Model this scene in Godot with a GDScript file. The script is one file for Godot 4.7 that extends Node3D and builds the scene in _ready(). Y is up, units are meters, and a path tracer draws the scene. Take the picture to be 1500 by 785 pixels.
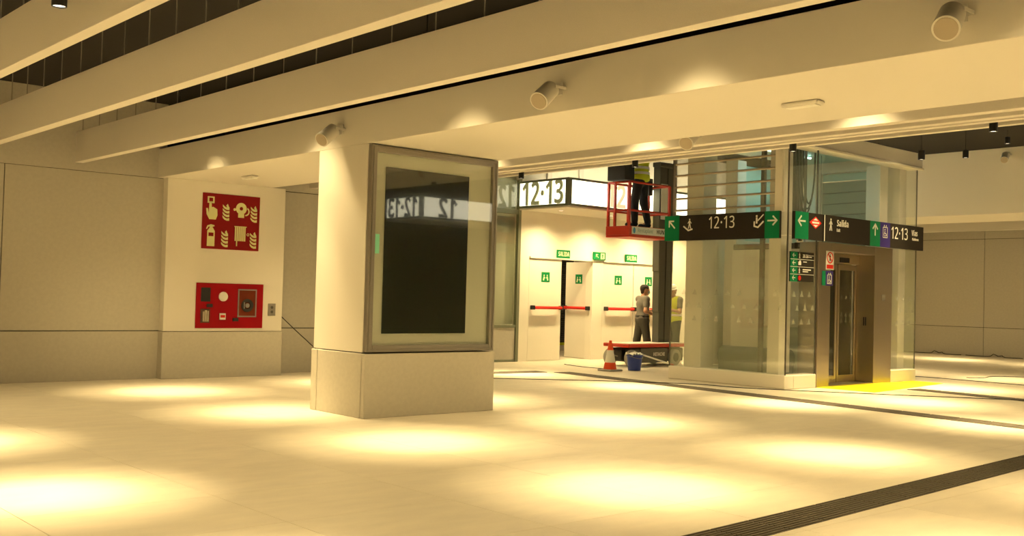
extends Node3D
# Underground station hall: arcade beam with a pillar and display case, elevator behind, concrete walls, ceiling baffles.
# World axes: +X runs to the right and away, -Z to the left and away, y up, metres.

class MB:
	var v := PackedVector3Array()
	var n := PackedVector3Array()
	var T := Transform3D.IDENTITY
	func tri(a: Vector3, b: Vector3, c: Vector3, na: Vector3, nb: Vector3, nc: Vector3) -> void:
		a = T * a; b = T * b; c = T * c
		na = (T.basis * na).normalized(); nb = (T.basis * nb).normalized(); nc = (T.basis * nc).normalized()
		if (b - a).cross(c - a).dot(na + nb + nc) > 0.0:
			v.append(a); v.append(c); v.append(b); n.append(na); n.append(nc); n.append(nb)
		else:
			v.append(a); v.append(b); v.append(c); n.append(na); n.append(nb); n.append(nc)
	func flat(a: Vector3, b: Vector3, c: Vector3, nn: Vector3) -> void:
		tri(a, b, c, nn, nn, nn)
	func quad(a: Vector3, b: Vector3, c: Vector3, d: Vector3, nn: Vector3) -> void:
		tri(a, b, c, nn, nn, nn); tri(a, c, d, nn, nn, nn)
	func box(p: Vector3, q: Vector3, ch := 0.0) -> MB:
		var lo := Vector3(minf(p.x, q.x), minf(p.y, q.y), minf(p.z, q.z))
		var hi := Vector3(maxf(p.x, q.x), maxf(p.y, q.y), maxf(p.z, q.z))
		var m := (lo + hi) * 0.5
		var h := (hi - lo) * 0.5
		ch = minf(ch, minf(h.x, minf(h.y, h.z)) * 0.9)
		for a in 3:
			var b := (a + 1) % 3
			var c := (a + 2) % 3
			for sa in [-1.0, 1.0]:
				var q4: Array = []
				for sbc in [[-1.0, -1.0], [1.0, -1.0], [1.0, 1.0], [-1.0, 1.0]]:
					var w := m
					w[a] += sa * h[a]; w[b] += sbc[0] * (h[b] - ch); w[c] += sbc[1] * (h[c] - ch)
					q4.append(w)
				var nn := Vector3.ZERO
				nn[a] = sa
				quad(q4[0], q4[1], q4[2], q4[3], nn)
				if ch > 0.0:
					for sb in [-1.0, 1.0]:
						var e: Array = []
						for k in [[-1.0, 0], [1.0, 0], [1.0, 1], [-1.0, 1]]:
							var w2 := m
							w2[c] += k[0] * (h[c] - ch)
							w2[a] += sa * (h[a] - (ch if k[1] == 1 else 0.0))
							w2[b] += sb * (h[b] - (ch if k[1] == 0 else 0.0))
							e.append(w2)
						var en := Vector3.ZERO
						en[a] = sa * 0.7071; en[b] = sb * 0.7071
						quad(e[0], e[1], e[2], e[3], en)
		if ch > 0.0:
			for i in 8:
				var s := Vector3(1.0 if i & 1 else -1.0, 1.0 if i & 2 else -1.0, 1.0 if i & 4 else -1.0)
				var p3: Array = []
				for a in 3:
					var w3 := m
					for k in 3:
						w3[k] += s[k] * (h[k] - (0.0 if k == a else ch))
					p3.append(w3)
				flat(p3[0], p3[1], p3[2], s.normalized())
		return self
	func frame_of(d: Vector3) -> Array:
		var u := d.normalized()
		var x := u.cross(Vector3.UP if absf(u.y) < 0.9 else Vector3.RIGHT).normalized()
		return [x, u.cross(x)]
	func cyl(p0: Vector3, p1: Vector3, r0: float, r1 := -1.0, seg := 16, caps := true) -> MB:
		if r1 < 0.0:
			r1 = r0
		var d := p1 - p0
		var fr := frame_of(d)
		var u := d.normalized()
		for i in seg:
			var a0 := TAU * i / seg
			var a1 := TAU * (i + 1) / seg
			var n0: Vector3 = fr[0] * cos(a0) + fr[1] * sin(a0)
			var n1: Vector3 = fr[0] * cos(a1) + fr[1] * sin(a1)
			tri(p0 + n0 * r0, p1 + n0 * r1, p1 + n1 * r1, n0, n0, n1)
			tri(p0 + n0 * r0, p1 + n1 * r1, p0 + n1 * r0, n0, n1, n1)
			if caps:
				if r0 > 0.0:
					flat(p0, p0 + n0 * r0, p0 + n1 * r0, -u)
				if r1 > 0.0:
					flat(p1, p1 + n0 * r1, p1 + n1 * r1, u)
		return self
	func tube(pts: Array, r: float, seg := 6) -> MB:
		var cnt := pts.size()
		var rings: Array = []
		for i in cnt:
			var a: Vector3 = pts[maxi(i - 1, 0)]
			var b: Vector3 = pts[mini(i + 1, cnt - 1)]
			rings.append(frame_of(b - a))
		for i in cnt - 1:
			for k in seg:
				var a0 := TAU * k / seg
				var a1 := TAU * (k + 1) / seg
				var na: Vector3 = rings[i][0] * cos(a0) + rings[i][1] * sin(a0)
				var nb: Vector3 = rings[i][0] * cos(a1) + rings[i][1] * sin(a1)
				var nc: Vector3 = rings[i + 1][0] * cos(a0) + rings[i + 1][1] * sin(a0)
				var nd: Vector3 = rings[i + 1][0] * cos(a1) + rings[i + 1][1] * sin(a1)
				tri(pts[i] + na * r, pts[i + 1] + nc * r, pts[i + 1] + nd * r, na, nc, nd)
				tri(pts[i] + na * r, pts[i + 1] + nd * r, pts[i] + nb * r, na, nd, nb)
		return self
	func lathe(pr: Array, seg := 24) -> MB:   # pr: Vector2(radius, y), about the y axis
		for j in pr.size() - 1:
			var a: Vector2 = pr[j]
			var b: Vector2 = pr[j + 1]
			var t := b - a
			var nr := Vector2(t.y, -t.x).normalized()
			for i in seg:
				var c0 := Vector3(cos(TAU * i / seg), 0, sin(TAU * i / seg))
				var c1 := Vector3(cos(TAU * (i + 1) / seg), 0, sin(TAU * (i + 1) / seg))
				var n0 := c0 * nr.x + Vector3.UP * nr.y
				var n1 := c1 * nr.x + Vector3.UP * nr.y
				var up := Vector3.UP
				if b.x > 0.0:
					tri(c0 * a.x + up * a.y, c0 * b.x + up * b.y, c1 * b.x + up * b.y, n0, n0, n1)
				if a.x > 0.0:
					tri(c0 * a.x + up * a.y, c1 * b.x + up * b.y, c1 * a.x + up * a.y, n0, n1, n1)
		return self
	func prism(pts: PackedVector2Array, d0: float, d1: float) -> MB:   # in the xy plane of T, extruded along z
		var idx := Geometry2D.triangulate_polygon(pts)
		for i in range(0, idx.size(), 3):
			var a := pts[idx[i]]
			var b := pts[idx[i + 1]]
			var c := pts[idx[i + 2]]
			flat(Vector3(a.x, a.y, d1), Vector3(b.x, b.y, d1), Vector3(c.x, c.y, d1), Vector3(0, 0, 1))
			flat(Vector3(a.x, a.y, d0), Vector3(b.x, b.y, d0), Vector3(c.x, c.y, d0), Vector3(0, 0, -1))
		var sgn := -1.0 if Geometry2D.is_polygon_clockwise(pts) else 1.0
		for i in pts.size():
			var a := pts[i]
			var b := pts[(i + 1) % pts.size()]
			var e := (b - a).normalized()
			var nn := Vector3(e.y, -e.x, 0) * sgn
			quad(Vector3(a.x, a.y, d0), Vector3(b.x, b.y, d0), Vector3(b.x, b.y, d1), Vector3(a.x, a.y, d1), nn)
		return self
	func line(a: Vector2, b: Vector2, w: float, d: float) -> MB:
		var e := (b - a).normalized() * w * 0.5
		var s := Vector2(-e.y, e.x)
		a -= e * 0.6; b += e * 0.6
		return prism(PackedVector2Array([a + s, b + s, b - s, a - s]), 0.0, d)
	func disc(c: Vector2, r: float, d: float, seg := 16, ry := -1.0) -> MB:
		var p := PackedVector2Array()
		for i in seg:
			p.append(c + Vector2(cos(TAU * i / seg) * r, sin(TAU * i / seg) * (r if ry < 0.0 else ry)))
		return prism(p, 0.0, d)
	func ring(c: Vector2, r: float, w: float, d: float, seg := 20, from := 0.0, to := TAU) -> MB:
		for i in seg:
			var a0 := lerpf(from, to, float(i) / seg)
			var a1 := lerpf(from, to, float(i + 1) / seg)
			var u0 := Vector2(cos(a0), sin(a0))
			var u1 := Vector2(cos(a1), sin(a1))
			prism(PackedVector2Array([c + u0 * (r - w * 0.5), c + u0 * (r + w * 0.5), c + u1 * (r + w * 0.5), c + u1 * (r - w * 0.5)]), 0.0, d)
		return self
	func mesh() -> ArrayMesh:
		var m := ArrayMesh.new()
		var arr := []
		arr.resize(Mesh.ARRAY_MAX)
		arr[Mesh.ARRAY_VERTEX] = v
		arr[Mesh.ARRAY_NORMAL] = n
		m.add_surface_from_arrays(Mesh.PRIMITIVE_TRIANGLES, arr)
		return m

var M := {}
var used := {}
var warm := Color(1.0, 0.75, 0.35).linear_to_srgb()
var rng := RandomNumberGenerator.new()

# ---------- helpers ----------
func V(x: float, y: float, z: float) -> Vector3:
	return Vector3(x, y, z)

func mb() -> MB:
	return MB.new()

func numbered(s: String) -> String:
	if not used.has(s):
		used[s] = 0
		return s
	used[s] += 1
	return "%s_%03d" % [s, used[s]]

func tag(o: Node, label: String, category: String, group := "") -> Node:
	o.set_meta("label", label)
	o.set_meta("category", category)
	if group != "":
		o.set_meta("group", group)
	return o

func obj(called: String, g: MB, m: Material, parent: Node = null, label := "") -> MeshInstance3D:
	var o := MeshInstance3D.new()
	o.mesh = g.mesh()
	o.material_override = null
	o.set_surface_override_material(0, m)
	if parent == null:
		o.name = numbered(called)
		add_child(o)
	else:
		o.name = called
		parent.add_child(o, true)
		if parent.has_meta("shift"):
			o.position = -(parent.get_meta("shift") as Vector3)
	if label != "":
		o.set_meta("label", label)
	return o

func shared(called: String, mesh: Mesh, m: Material, at: Vector3, parent: Node) -> MeshInstance3D:
	var o := MeshInstance3D.new()
	o.mesh = mesh
	o.set_surface_override_material(0, m)
	o.name = called
	parent.add_child(o, true)
	o.position = at
	if parent.has_meta("shift"):
		o.position -= parent.get_meta("shift") as Vector3
	return o

# a thing with parts; its parts may be modelled in world coordinates, the node stands at the thing's base
func thing(called: String, label: String, category: String, base := Vector3.ZERO, group := "") -> Node3D:
	var o := Node3D.new()
	o.name = numbered(called)
	add_child(o)
	o.position = base
	o.set_meta("shift", base)
	if label != "":
		tag(o, label, category, group)
	return o

func structure(called: String, base := Vector3.ZERO) -> Node3D:
	var o := thing(called, "", "", base)
	o.set_meta("kind", "structure")
	return o

func copy(o: Node3D, at: Vector3, label := "") -> Node3D:
	var c: Node3D = o.duplicate()
	c.name = numbered(String(o.name))
	add_child(c)
	c.position = at
	if label != "":
		c.set_meta("label", label)
	return c

func lin(r: float, g: float, b: float) -> Color:
	return Color(r, g, b).linear_to_srgb()

func mat(col: Color, rough := 0.6, metal := 0.0) -> StandardMaterial3D:
	var m := StandardMaterial3D.new()
	m.albedo_color = col
	m.roughness = rough
	m.metallic = metal
	return m

func glass(col: Color, alpha := 0.06) -> StandardMaterial3D:
	var m := mat(Color(col.r, col.g, col.b, alpha), 0.02)
	m.transparency = BaseMaterial3D.TRANSPARENCY_ALPHA
	m.metallic_specular = 0.5
	return m

func glow(col: Color, e: float) -> StandardMaterial3D:
	var m := mat(col, 0.5)
	m.emission_enabled = true
	m.emission = col
	m.emission_energy_multiplier = e
	return m

# grain: a computed tone texture round mid value 1, mapped in world space
func grain(m: StandardMaterial3D, size: int, sd: int, freq: float, amount: float, scale: Vector3, bump := 0.0, octaves := 4) -> StandardMaterial3D:
	var fn := FastNoiseLite.new()
	fn.seed = sd
	fn.frequency = freq
	fn.noise_type = FastNoiseLite.TYPE_SIMPLEX_SMOOTH
	fn.fractal_octaves = octaves
	fn.fractal_gain = 0.6
	var fine := FastNoiseLite.new()
	fine.seed = sd + 7
	fine.frequency = 0.35
	fine.fractal_octaves = 1
	var src := fn.get_seamless_image(size, size)
	var src2 := fine.get_seamless_image(size, size)
	var img := Image.create(size, size, false, Image.FORMAT_RGB8)
	for y in size:
		for x in size:
			var t := (src.get_pixel(x, y).r - 0.5) * 2.0 * amount + (src2.get_pixel(x, y).r - 0.5) * amount * 0.7
			var c := clampf(0.95 + t, 0.0, 1.0)
			img.set_pixel(x, y, Color(c, c, clampf(c - t * 0.15, 0.0, 1.0)))
	var tex := ImageTexture.create_from_image(img)
	m.albedo_texture = tex
	m.uv1_triplanar = true
	m.uv1_world_triplanar = true
	m.uv1_scale = scale
	if bump > 0.0:
		m.heightmap_enabled = true
		m.heightmap_texture = tex
		m.heightmap_scale = bump
	return m

func text(parent: Node, called: String, s: String, cap: float, at: Vector3, turn: float, m: Material, wide := 1.0, bold := true, depth := 0.004) -> MeshInstance3D:
	var t := TextMesh.new()
	var fnt := SystemFont.new()
	fnt.font_names = PackedStringArray(["Droid Sans"])
	fnt.font_weight = 700 if bold else 400
	t.font = fnt
	t.text = s
	t.font_size = 48
	t.pixel_size = cap / (0.714 * 48.0)
	t.depth = depth
	t.curve_step = 2.0
	t.material = m
	var o := MeshInstance3D.new()
	o.mesh = t
	o.name = called
	parent.add_child(o, true)
	o.transform = Transform3D(Basis(Vector3.UP, turn) * Basis.from_scale(Vector3(wide, 1, 1)), at)
	if parent.has_meta("shift"):
		o.position -= parent.get_meta("shift") as Vector3
	return o

func face_front(x: float, y: float, z: float) -> Transform3D:       # u to +X, v up, out to +Z
	return Transform3D(Basis.IDENTITY, V(x, y, z))

func face_left(x: float, y: float, z: float) -> Transform3D:        # u to +Z, v up, out to -X
	return Transform3D(Basis(Vector3.UP, -PI / 2), V(x, y, z))

func P2(a: Array) -> PackedVector2Array:
	var p := PackedVector2Array()
	for i in range(0, a.size(), 2):
		p.append(Vector2(a[i], a[i + 1]))
	return p

# ---------- scene ----------
func _ready() -> void:
	rng.seed = 20240611
	# camera
	var cam := Camera3D.new()
	cam.name = "camera"
	add_child(cam)
	cam.transform = Transform3D(Basis(V(0.7480, 0.0268, 0.6631), V(-0.0378, 0.9993, 0.0023), V(-0.6626, -0.0267, 0.7485)).orthonormalized(), V(0, 1.35, 0))
	cam.fov = 28.708
	cam.near = 0.05
	cam.far = 200.0
	cam.current = true
	# air and exposure: a closed underground hall, lit by its lamps only
	var env := Environment.new()
	env.background_mode = Environment.BG_COLOR
	env.background_color = Color(0.01, 0.01, 0.01)
	env.ambient_light_source = Environment.AMBIENT_SOURCE_DISABLED
	env.tonemap_mode = Environment.TONE_MAPPER_LINEAR
	env.tonemap_exposure = 1.16
	env.sdfgi_enabled = true
	env.ssao_enabled = true
	env.ssil_enabled = true
	var we := WorldEnvironment.new()
	we.name = "environment"
	we.environment = env
	add_child(we)
	materials()
	build_floor()
	build_walls()
	build_ceiling()
	build_beam_and_pillar()
	build_door_hall()
	build_elevator()
	build_baffles()
	build_lamps()
	build_signs()
	build_lift()
	build_people()
	build_details()

func materials() -> void:
	M.floor = grain(mat(lin(0.78, 0.71, 0.585), 0.42), 512, 3, 0.012, 0.030, V(0.22, 0.22, 0.6))
	M.floor_b = grain(mat(lin(0.77, 0.70, 0.575), 0.44), 512, 13, 0.012, 0.030, V(0.22, 0.22, 0.6))
	M.floor_c = grain(mat(lin(0.79, 0.72, 0.595), 0.40), 512, 23, 0.012, 0.030, V(0.22, 0.22, 0.6))
	M.joint = mat(lin(0.32, 0.27, 0.2), 0.9)
	M.concrete = grain(mat(lin(0.58, 0.55, 0.475), 0.75), 512, 31, 0.05, 0.022, V(0.5, 0.5, 0.5))
	M.concrete_b = grain(mat(lin(0.56, 0.53, 0.46), 0.75), 512, 37, 0.05, 0.022, V(0.5, 0.5, 0.5))
	M.gap = mat(lin(0.05, 0.045, 0.04), 0.9)
	M.white = mat(lin(0.74, 0.705, 0.63), 0.6)
	M.plaster = mat(lin(0.74, 0.705, 0.63), 0.6)
	M.cream = mat(lin(0.86, 0.82, 0.72), 0.55)
	M.baffle = grain(mat(lin(0.86, 0.81, 0.73), 0.7), 256, 41, 0.2, 0.02, V(2, 2, 2), 0.0, 2)
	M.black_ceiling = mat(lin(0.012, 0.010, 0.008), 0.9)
	M.unlit_wall = mat(lin(0.05, 0.04, 0.028), 0.8)  # dark colour standing in for the unlit opposite side of the hall
	M.wire = mat(lin(0.3, 0.28, 0.24), 0.5, 0.3)
	M.black = mat(lin(0.012, 0.011, 0.01), 0.4)
	M.rubber = mat(lin(0.025, 0.023, 0.02), 0.8)
	M.lens = glow(Color(1.0, 0.95, 0.85), 2.5)
	M.alu = mat(lin(0.30, 0.28, 0.25), 0.4, 0.7)
	M.pale_panel = mat(lin(0.50, 0.52, 0.42), 0.5)
	M.screen = mat(lin(0.012, 0.010, 0.006), 0.08)
	M.glass = glass(Color(0.75, 0.9, 0.8), 0.012)
	M.tint_haze_glass = glass(Color(0.90, 0.95, 0.80), 0.12)  # green tint plus a pale painted haze standing in for bright reflections
	M.clear_glass = glass(Color(0.85, 0.95, 0.85), 0.035)
	M.frost = glass(Color(0.95, 0.97, 0.9), 0.14)
	M.mint = mat(lin(0.25, 0.75, 0.55), 0.5)
	M.red = mat(lin(0.30, 0.006, 0.010), 0.35)
	M.red_sign = mat(lin(0.22, 0.010, 0.012), 0.45)
	M.glow_print = mat(lin(0.66, 0.66, 0.32), 0.6)
	M.steel = mat(lin(0.44, 0.38, 0.31), 0.28, 0.9)
	M.dark_steel = mat(lin(0.12, 0.11, 0.10), 0.4, 0.6)
	M.sign_dark = mat(lin(0.030, 0.026, 0.022), 0.45)
	M.sign_green = mat(lin(0.008, 0.20, 0.085), 0.4)
	M.sign_violet = mat(lin(0.045, 0.03, 0.20), 0.45)
	M.sign_white = mat(lin(0.85, 0.84, 0.78), 0.5)
	M.sign_red = mat(lin(0.65, 0.03, 0.02), 0.45)
	M.exit_green = mat(lin(0.01, 0.23, 0.07), 0.45)
	M.exit_print = mat(lin(0.75, 0.82, 0.55), 0.5)
	M.lightbox = glow(Color(1.0, 0.97, 0.84), 3.2)
	M.numeral = glow(Color(0.60, 0.60, 0.42), 0.30)
	M.numeral_pale = glow(Color(0.92, 0.88, 0.68), 0.75)
	M.numeral_dark = mat(lin(0.03, 0.03, 0.02), 0.5)
	M.box_frame = mat(lin(0.20, 0.22, 0.16), 0.45, 0.3)
	M.yellow = mat(lin(0.95, 0.86, 0.002), 0.6)
	for k in ["sign_dark", "sign_green", "sign_violet", "sign_red", "exit_green", "red", "red_sign"]:
		(M[k] as StandardMaterial3D).metallic_specular = 0.2
	M.tactile = grain(mat(lin(0.105, 0.086, 0.062), 0.6), 256, 53, 0.05, 0.12, V(1.5, 1.5, 1.5))
	M.lift_red = mat(lin(0.52, 0.035, 0.015), 0.35)
	M.lift_grey = mat(lin(0.10, 0.10, 0.085), 0.5)
	M.mast = mat(lin(0.085, 0.085, 0.07), 0.5, 0.3)
	M.tyre = mat(lin(0.35, 0.34, 0.30), 0.7)
	M.bucket = mat(lin(0.015, 0.05, 0.35), 0.35)
	M.cone = mat(lin(0.80, 0.07, 0.01), 0.5)
	M.plastic = mat(lin(0.72, 0.70, 0.64), 0.4)
	M.grille = mat(lin(0.42, 0.36, 0.27), 0.6)
	M.skin = mat(lin(0.42, 0.22, 0.13), 0.55)
	M.hair = mat(lin(0.02, 0.014, 0.01), 0.7)
	M.grey_cloth = mat(lin(0.13, 0.12, 0.105), 0.9)
	M.dark_cloth = mat(lin(0.045, 0.042, 0.034), 0.9)
	M.black_cloth = mat(lin(0.015, 0.015, 0.017), 0.9)
	M.vest = mat(lin(0.55, 0.62, 0.02), 0.8)
	M.reflective = mat(lin(0.7, 0.7, 0.66), 0.35)
	M.mask = mat(lin(0.62, 0.70, 0.72), 0.8)
	M.glove = mat(lin(0.70, 0.50, 0.08), 0.7)
	M.cyan = mat(lin(0.42, 0.66, 0.62), 0.4)  # pale cyan puts the cool light of the shaft top into the colour
	M.slat_panel = mat(lin(0.24, 0.28, 0.21), 0.5)
	M.louvre = mat(lin(0.42, 0.35, 0.26), 0.45)
	M.tank = mat(lin(0.16, 0.18, 0.16), 0.35, 0.4)
	M.door_glass = glass(Color(0.16, 0.16, 0.12), 0.45)

# ---------- setting ----------
func build_floor() -> void:
	var fl := structure("floor")
	obj("screed", mb().box(V(-6.2, -0.3, -19.2), V(30, -0.006, 6.2)), M.joint, fl)
	var sx := 1.2
	var sz := 0.96
	var tile := mb().box(V(0.0015, -0.03, 0.0015), V(sx - 0.0015, 0, sz - 0.0015), 0.0015).mesh()
	var eye := Vector2(0, 0)
	var spots: Array = []
	for i in range(-7, 24):
		for k in range(-14, 13):
			var x := 1.92 + i * sx
			var z := -6.4 + k * sz
			var c := Vector2(x + sx / 2, z + sz / 2)
			# depth and side of the tile in the camera's view
			var d := c.x * 0.6626 - c.y * 0.7485
			var s := c.x * 0.748 + c.y * 0.6631
			var seen := d > 4.2 and absf(s) < d * 0.489 + 1.0
			spots.append([0 if seen else 1, c.distance_to(eye), x, z])
	spots.sort_custom(func(a, b): return a[0] < b[0] or (a[0] == b[0] and a[1] < b[1]))
	var rest := mb()
	var skins := [M.floor, M.floor_b, M.floor_c, M.floor]
	for j in spots.size():
		var sp: Array = spots[j]
		if j < 300:
			shared("floor_tile", tile, skins[rng.randi() % 4], V(sp[2], 0, sp[3]), fl)
		else:
			rest.box(V(sp[2] + 0.0015, -0.03, sp[3] + 0.0015), V(sp[2] + sx - 0.0015, 0, sp[3] + sz - 0.0015), 0.0015)
	var ro := obj("floor_tiling", rest, M.floor, fl)
	ro.set_meta("kind", "stuff")

# a wall of concrete panels standing proud of a dark backing; cols along the wall, rows up
func panel_wall(w: Node3D, along_x: bool, at: float, out: float, cols: Array, rows: Array) -> void:
	for i in cols.size() - 1:
		for j in rows.size() - 1:
			var g := mb()
			var a: float = cols[i] + 0.006
			var b: float = cols[i + 1] - 0.006
			var y0: float = rows[j] + (0.006 if j > 0 else 0.0)
			var y1: float = rows[j + 1] - 0.006
			if along_x:
				g.box(V(a, y0, at), V(b, y1, at - out * 0.04), 0.003)
			else:
				g.box(V(at, y0, a), V(at - out * 0.04, y1, b), 0.003)
			obj("panel", g, M.concrete if (i + j) % 2 == 0 else M.concrete_b, w)

func build_walls() -> void:
	# left wall of the near hall: base course, tall panels, top course
	var wl := structure("wall_left", V(0, 0, -15))
	obj("backing", mb().box(V(-6.2, 0, -15.3), V(6.4, 4.1, -15.02)), M.gap, wl)
	panel_wall(wl, true, -15.0, 1.0, [-6.0, -3.3, 0.9, 4.16, 6.4], [0.0, 0.7, 2.95])
	panel_wall(wl, true, -15.0, 1.0, [-6.0, 0.9, 6.4], [2.95, 4.1])
	var wi := structure("wall_left_inner", V(0, 0, -15.25))
	obj("backing", mb().box(V(8.2, 0, -15.55), V(12.4, 5.0, -15.27)), M.gap, wi)
	panel_wall(wi, true, -15.25, 1.0, [8.2, 10.4, 12.4], [0.0, 0.73, 2.96, 5.0])
	obj("return", mb().box(V(12.1, 0, -16.3), V(12.4, 5.0, -15.55)), M.concrete, wi)
	# far wall
	var wr := structure("wall_right", V(29.6, 0, -7))
	obj("backing", mb().box(V(29.62, 0, -19.2), V(29.9, 5.0, 6)), M.gap, wr)
	panel_wall(wr, false, 29.6, -1.0, [-19.0, -16.2, -13.3, -10.4, -7.5, -4.6, -1.7, 1.2, 4.1], [0.0, 0.82, 3.32, 5.0])
	# behind the camera
	var wb := structure("wall_rear", V(-6, 0, -5))
	obj("plaster", mb().box(V(-6.3, 0, -15.3), V(-6.0, 4.1, 6.3)), M.cream, wb)
	var wf := structure("wall_front", V(4, 0, 6))
	obj("plaster", mb().box(V(-6.3, 0, 6.0), V(14.6, 5.0, 6.3)), M.concrete, wf)
	obj("return", mb().box(V(14.5, 0, 2.8), V(14.8, 5.0, 6.3)), M.unlit_wall, wf)
	obj("hall_side", mb().box(V(14.8, 0, 2.8), V(29.9, 5.0, 3.1)), M.unlit_wall, wf)

func build_ceiling() -> void:
	var c := structure("ceiling", V(0, 4.05, 0))
	obj("near_slab", mb().box(V(-6.3, 4.05, -15.3), V(8.1, 4.3, 6.3)), M.black_ceiling, c)
	obj("hall_slab", mb().box(V(8.1, 4.82, -16.4), V(29.9, 5.1, 6.3)), M.black_ceiling, c)
	obj("step", mb().box(V(7.98, 3.376, -16.4), V(8.06, 5.1, 6.3)), M.black_ceiling, c)  # black drop added behind the slit over the beam, keeping it dark
	# second beam, beyond the elevator
	var b2 := thing("ceiling_beam", "white ceiling beam spanning above the far concrete wall", "beam", V(23.7, 3.4, -7))
	obj("soffit_box", mb().box(V(22.73, 3.4, -16.1), V(24.75, 4.82, 2.8), 0.006), M.cream, b2)
	var tr := structure("trim_1", V(27.7, 3.42, -7))
	obj("bulkhead", mb().box(V(27.7, 3.42, -16.1), V(27.85, 4.82, 2.8)), M.white, tr)

func build_beam_and_pillar() -> void:
	var b := thing("arcade_beam", "long white ceiling beam carried by the pillar with the display case", "beam", V(7.2, 2.955, -5))
	obj("casing", mb().box(V(6.27, 2.955, -15.0), V(8.08, 3.375, 6.0), 0.004), M.white, b)
	# pier against the left wall
	var p := thing("wall_pier", "white pier with red fire sign and red hose cabinet", "pier", V(7.35, 0, -15))
	obj("shaft", mb().box(V(6.36, 0.70, -15.3), V(8.30, 2.955, -14.85), 0.004), M.plaster, p)
	obj("base", mb().box(V(6.35, 0, -15.3), V(8.31, 0.692, -14.84), 0.006), M.concrete, p, "grey concrete base course")
	# pillar
	var q := thing("pillar", "white square pillar on a concrete base with large display case", "pillar", V(7.17, 0, -9.95))
	obj("shaft", mb().box(V(6.27, 0.70, -10.47), V(8.06, 2.955, -9.47), 0.004), M.plaster, q)
	obj("base_core", mb().box(V(6.29, 0, -10.46), V(8.05, 0.688, -9.42)), M.gap, q)
	for seg in [[V(6.25, 0, -10.48), V(6.30, 0.69, -10.355)], [V(6.25, 0, -10.345), V(6.30, 0.69, -9.455)], [V(6.25, 0, -9.445), V(8.07, 0.69, -9.385)], [V(8.02, 0, -10.48), V(8.07, 0.69, -9.455)], [V(6.31, 0, -10.48), V(8.01, 0.69, -10.43)]]:
		obj("base_slab", mb().box(seg[0], seg[1], 0.005), M.concrete, q)
	# display case on the pillar
	var d := thing("display_case", "glazed display case with black screen on the white pillar", "display case", V(7.17, 0.70, -9.4))
	var x0 := 6.275
	var x1 := 8.066
	var y0 := 0.705
	var y1 := 2.945
	var w := 0.075
	var zf := -9.40
	obj("frame", mb().box(V(x0, y0, zf - 0.07), V(x0 + w, y1, zf), 0.006).box(V(x1 - w, y0, zf - 0.07), V(x1, y1, zf), 0.006).box(V(x0 + w, y1 - w, zf - 0.07), V(x1 - w, y1, zf - 0.001), 0.006).box(V(x0 + w, y0, zf - 0.07), V(x1 - w, y0 + w, zf - 0.001), 0.006), M.alu, d, "brushed aluminium frame")
	obj("frame_lip", mb().box(V(x0 + 0.02, y0 + 0.02, zf), V(x0 + 0.035, y1 - 0.02, zf + 0.012), 0.003).box(V(x1 - 0.035, y0 + 0.02, zf), V(x1 - 0.02, y1 - 0.02, zf + 0.012), 0.003).box(V(x0 + 0.035, y1 - 0.035, zf), V(x1 - 0.035, y1 - 0.02, zf + 0.012), 0.003).box(V(x0 + 0.035, y0 + 0.02, zf), V(x1 - 0.035, y0 + 0.035, zf + 0.012), 0.003), M.alu, d)
	obj("back_panel", mb().box(V(x0 + 0.02, y0 + 0.02, zf - 0.068), V(x1 - 0.02, y1 - 0.02, zf - 0.05)), M.pale_panel, d, "pale grey green mount")
	obj("screen", mb().box(V(6.49, 0.905, zf - 0.05), V(7.655, 2.72, zf - 0.035), 0.003), M.screen, d, "black screen")
	obj("pane", mb().box(V(x0 + w - 0.01, y0 + w - 0.01, zf - 0.016), V(x1 - w + 0.01, y1 - w + 0.01, zf - 0.008)), M.glass, d, "clear glass pane")
	obj("tab", mb().box(V(6.352, 1.77, zf - 0.007), V(6.405, 1.98, zf - 0.004)), M.mint, d, "mint green sticker")

func double_door(n: int, x0: float, x1: float, hinge_left: bool, open: float) -> void:
	var d := structure("door_%d" % n, V(x0 if hinge_left else x1, 0, -16.1))
	var wd := x1 - x0
	d.remove_meta("shift")
	d.rotation.y = open
	var s := 1.0 if hinge_left else -1.0
	var f := func(a: float) -> float: return a * s
	obj("leaf", mb().box(V(f.call(0.004), 0.012, -0.05), V(f.call(wd - 0.004), 2.15, 0.0), 0.004), M.cream, d, "cream steel door leaf")
	obj("panic_bar", mb().cyl(V(f.call(0.10), 1.125, 0.085), V(f.call(wd - 0.06), 1.125, 0.085), 0.032, -1.0, 12), M.sign_red, d, "red push bar")
	for e in [0.08, wd - 0.05]:
		obj("bar_end", mb().box(V(f.call(e - 0.03), 1.08, 0.0), V(f.call(e + 0.03), 1.17, 0.11), 0.01), M.black, d, "black end bracket")
	var cx := wd * 0.5
	var pl := obj("exit_plaque", mb().box(V(f.call(cx) - 0.12, 1.665, 0.0), V(f.call(cx) + 0.12, 1.875, 0.004)), M.exit_green, d, "green plaque with push pictogram")
	var g := mb()
	g.T = face_front(f.call(cx), 1.77, 0.004)
	for k in [-1.0, 1.0]:
		g.disc(Vector2(0.045 * k, 0.035), 0.016, 0.002, 10)
		g.line(Vector2(0.045 * k, 0.0), Vector2(0.06 * k, -0.06), 0.035, 0.002)
		g.line(Vector2(0.04 * k, 0.005), Vector2(0.02 * k, -0.02), 0.018, 0.002)
	obj("pictogram", g, M.exit_print, pl)

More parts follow.
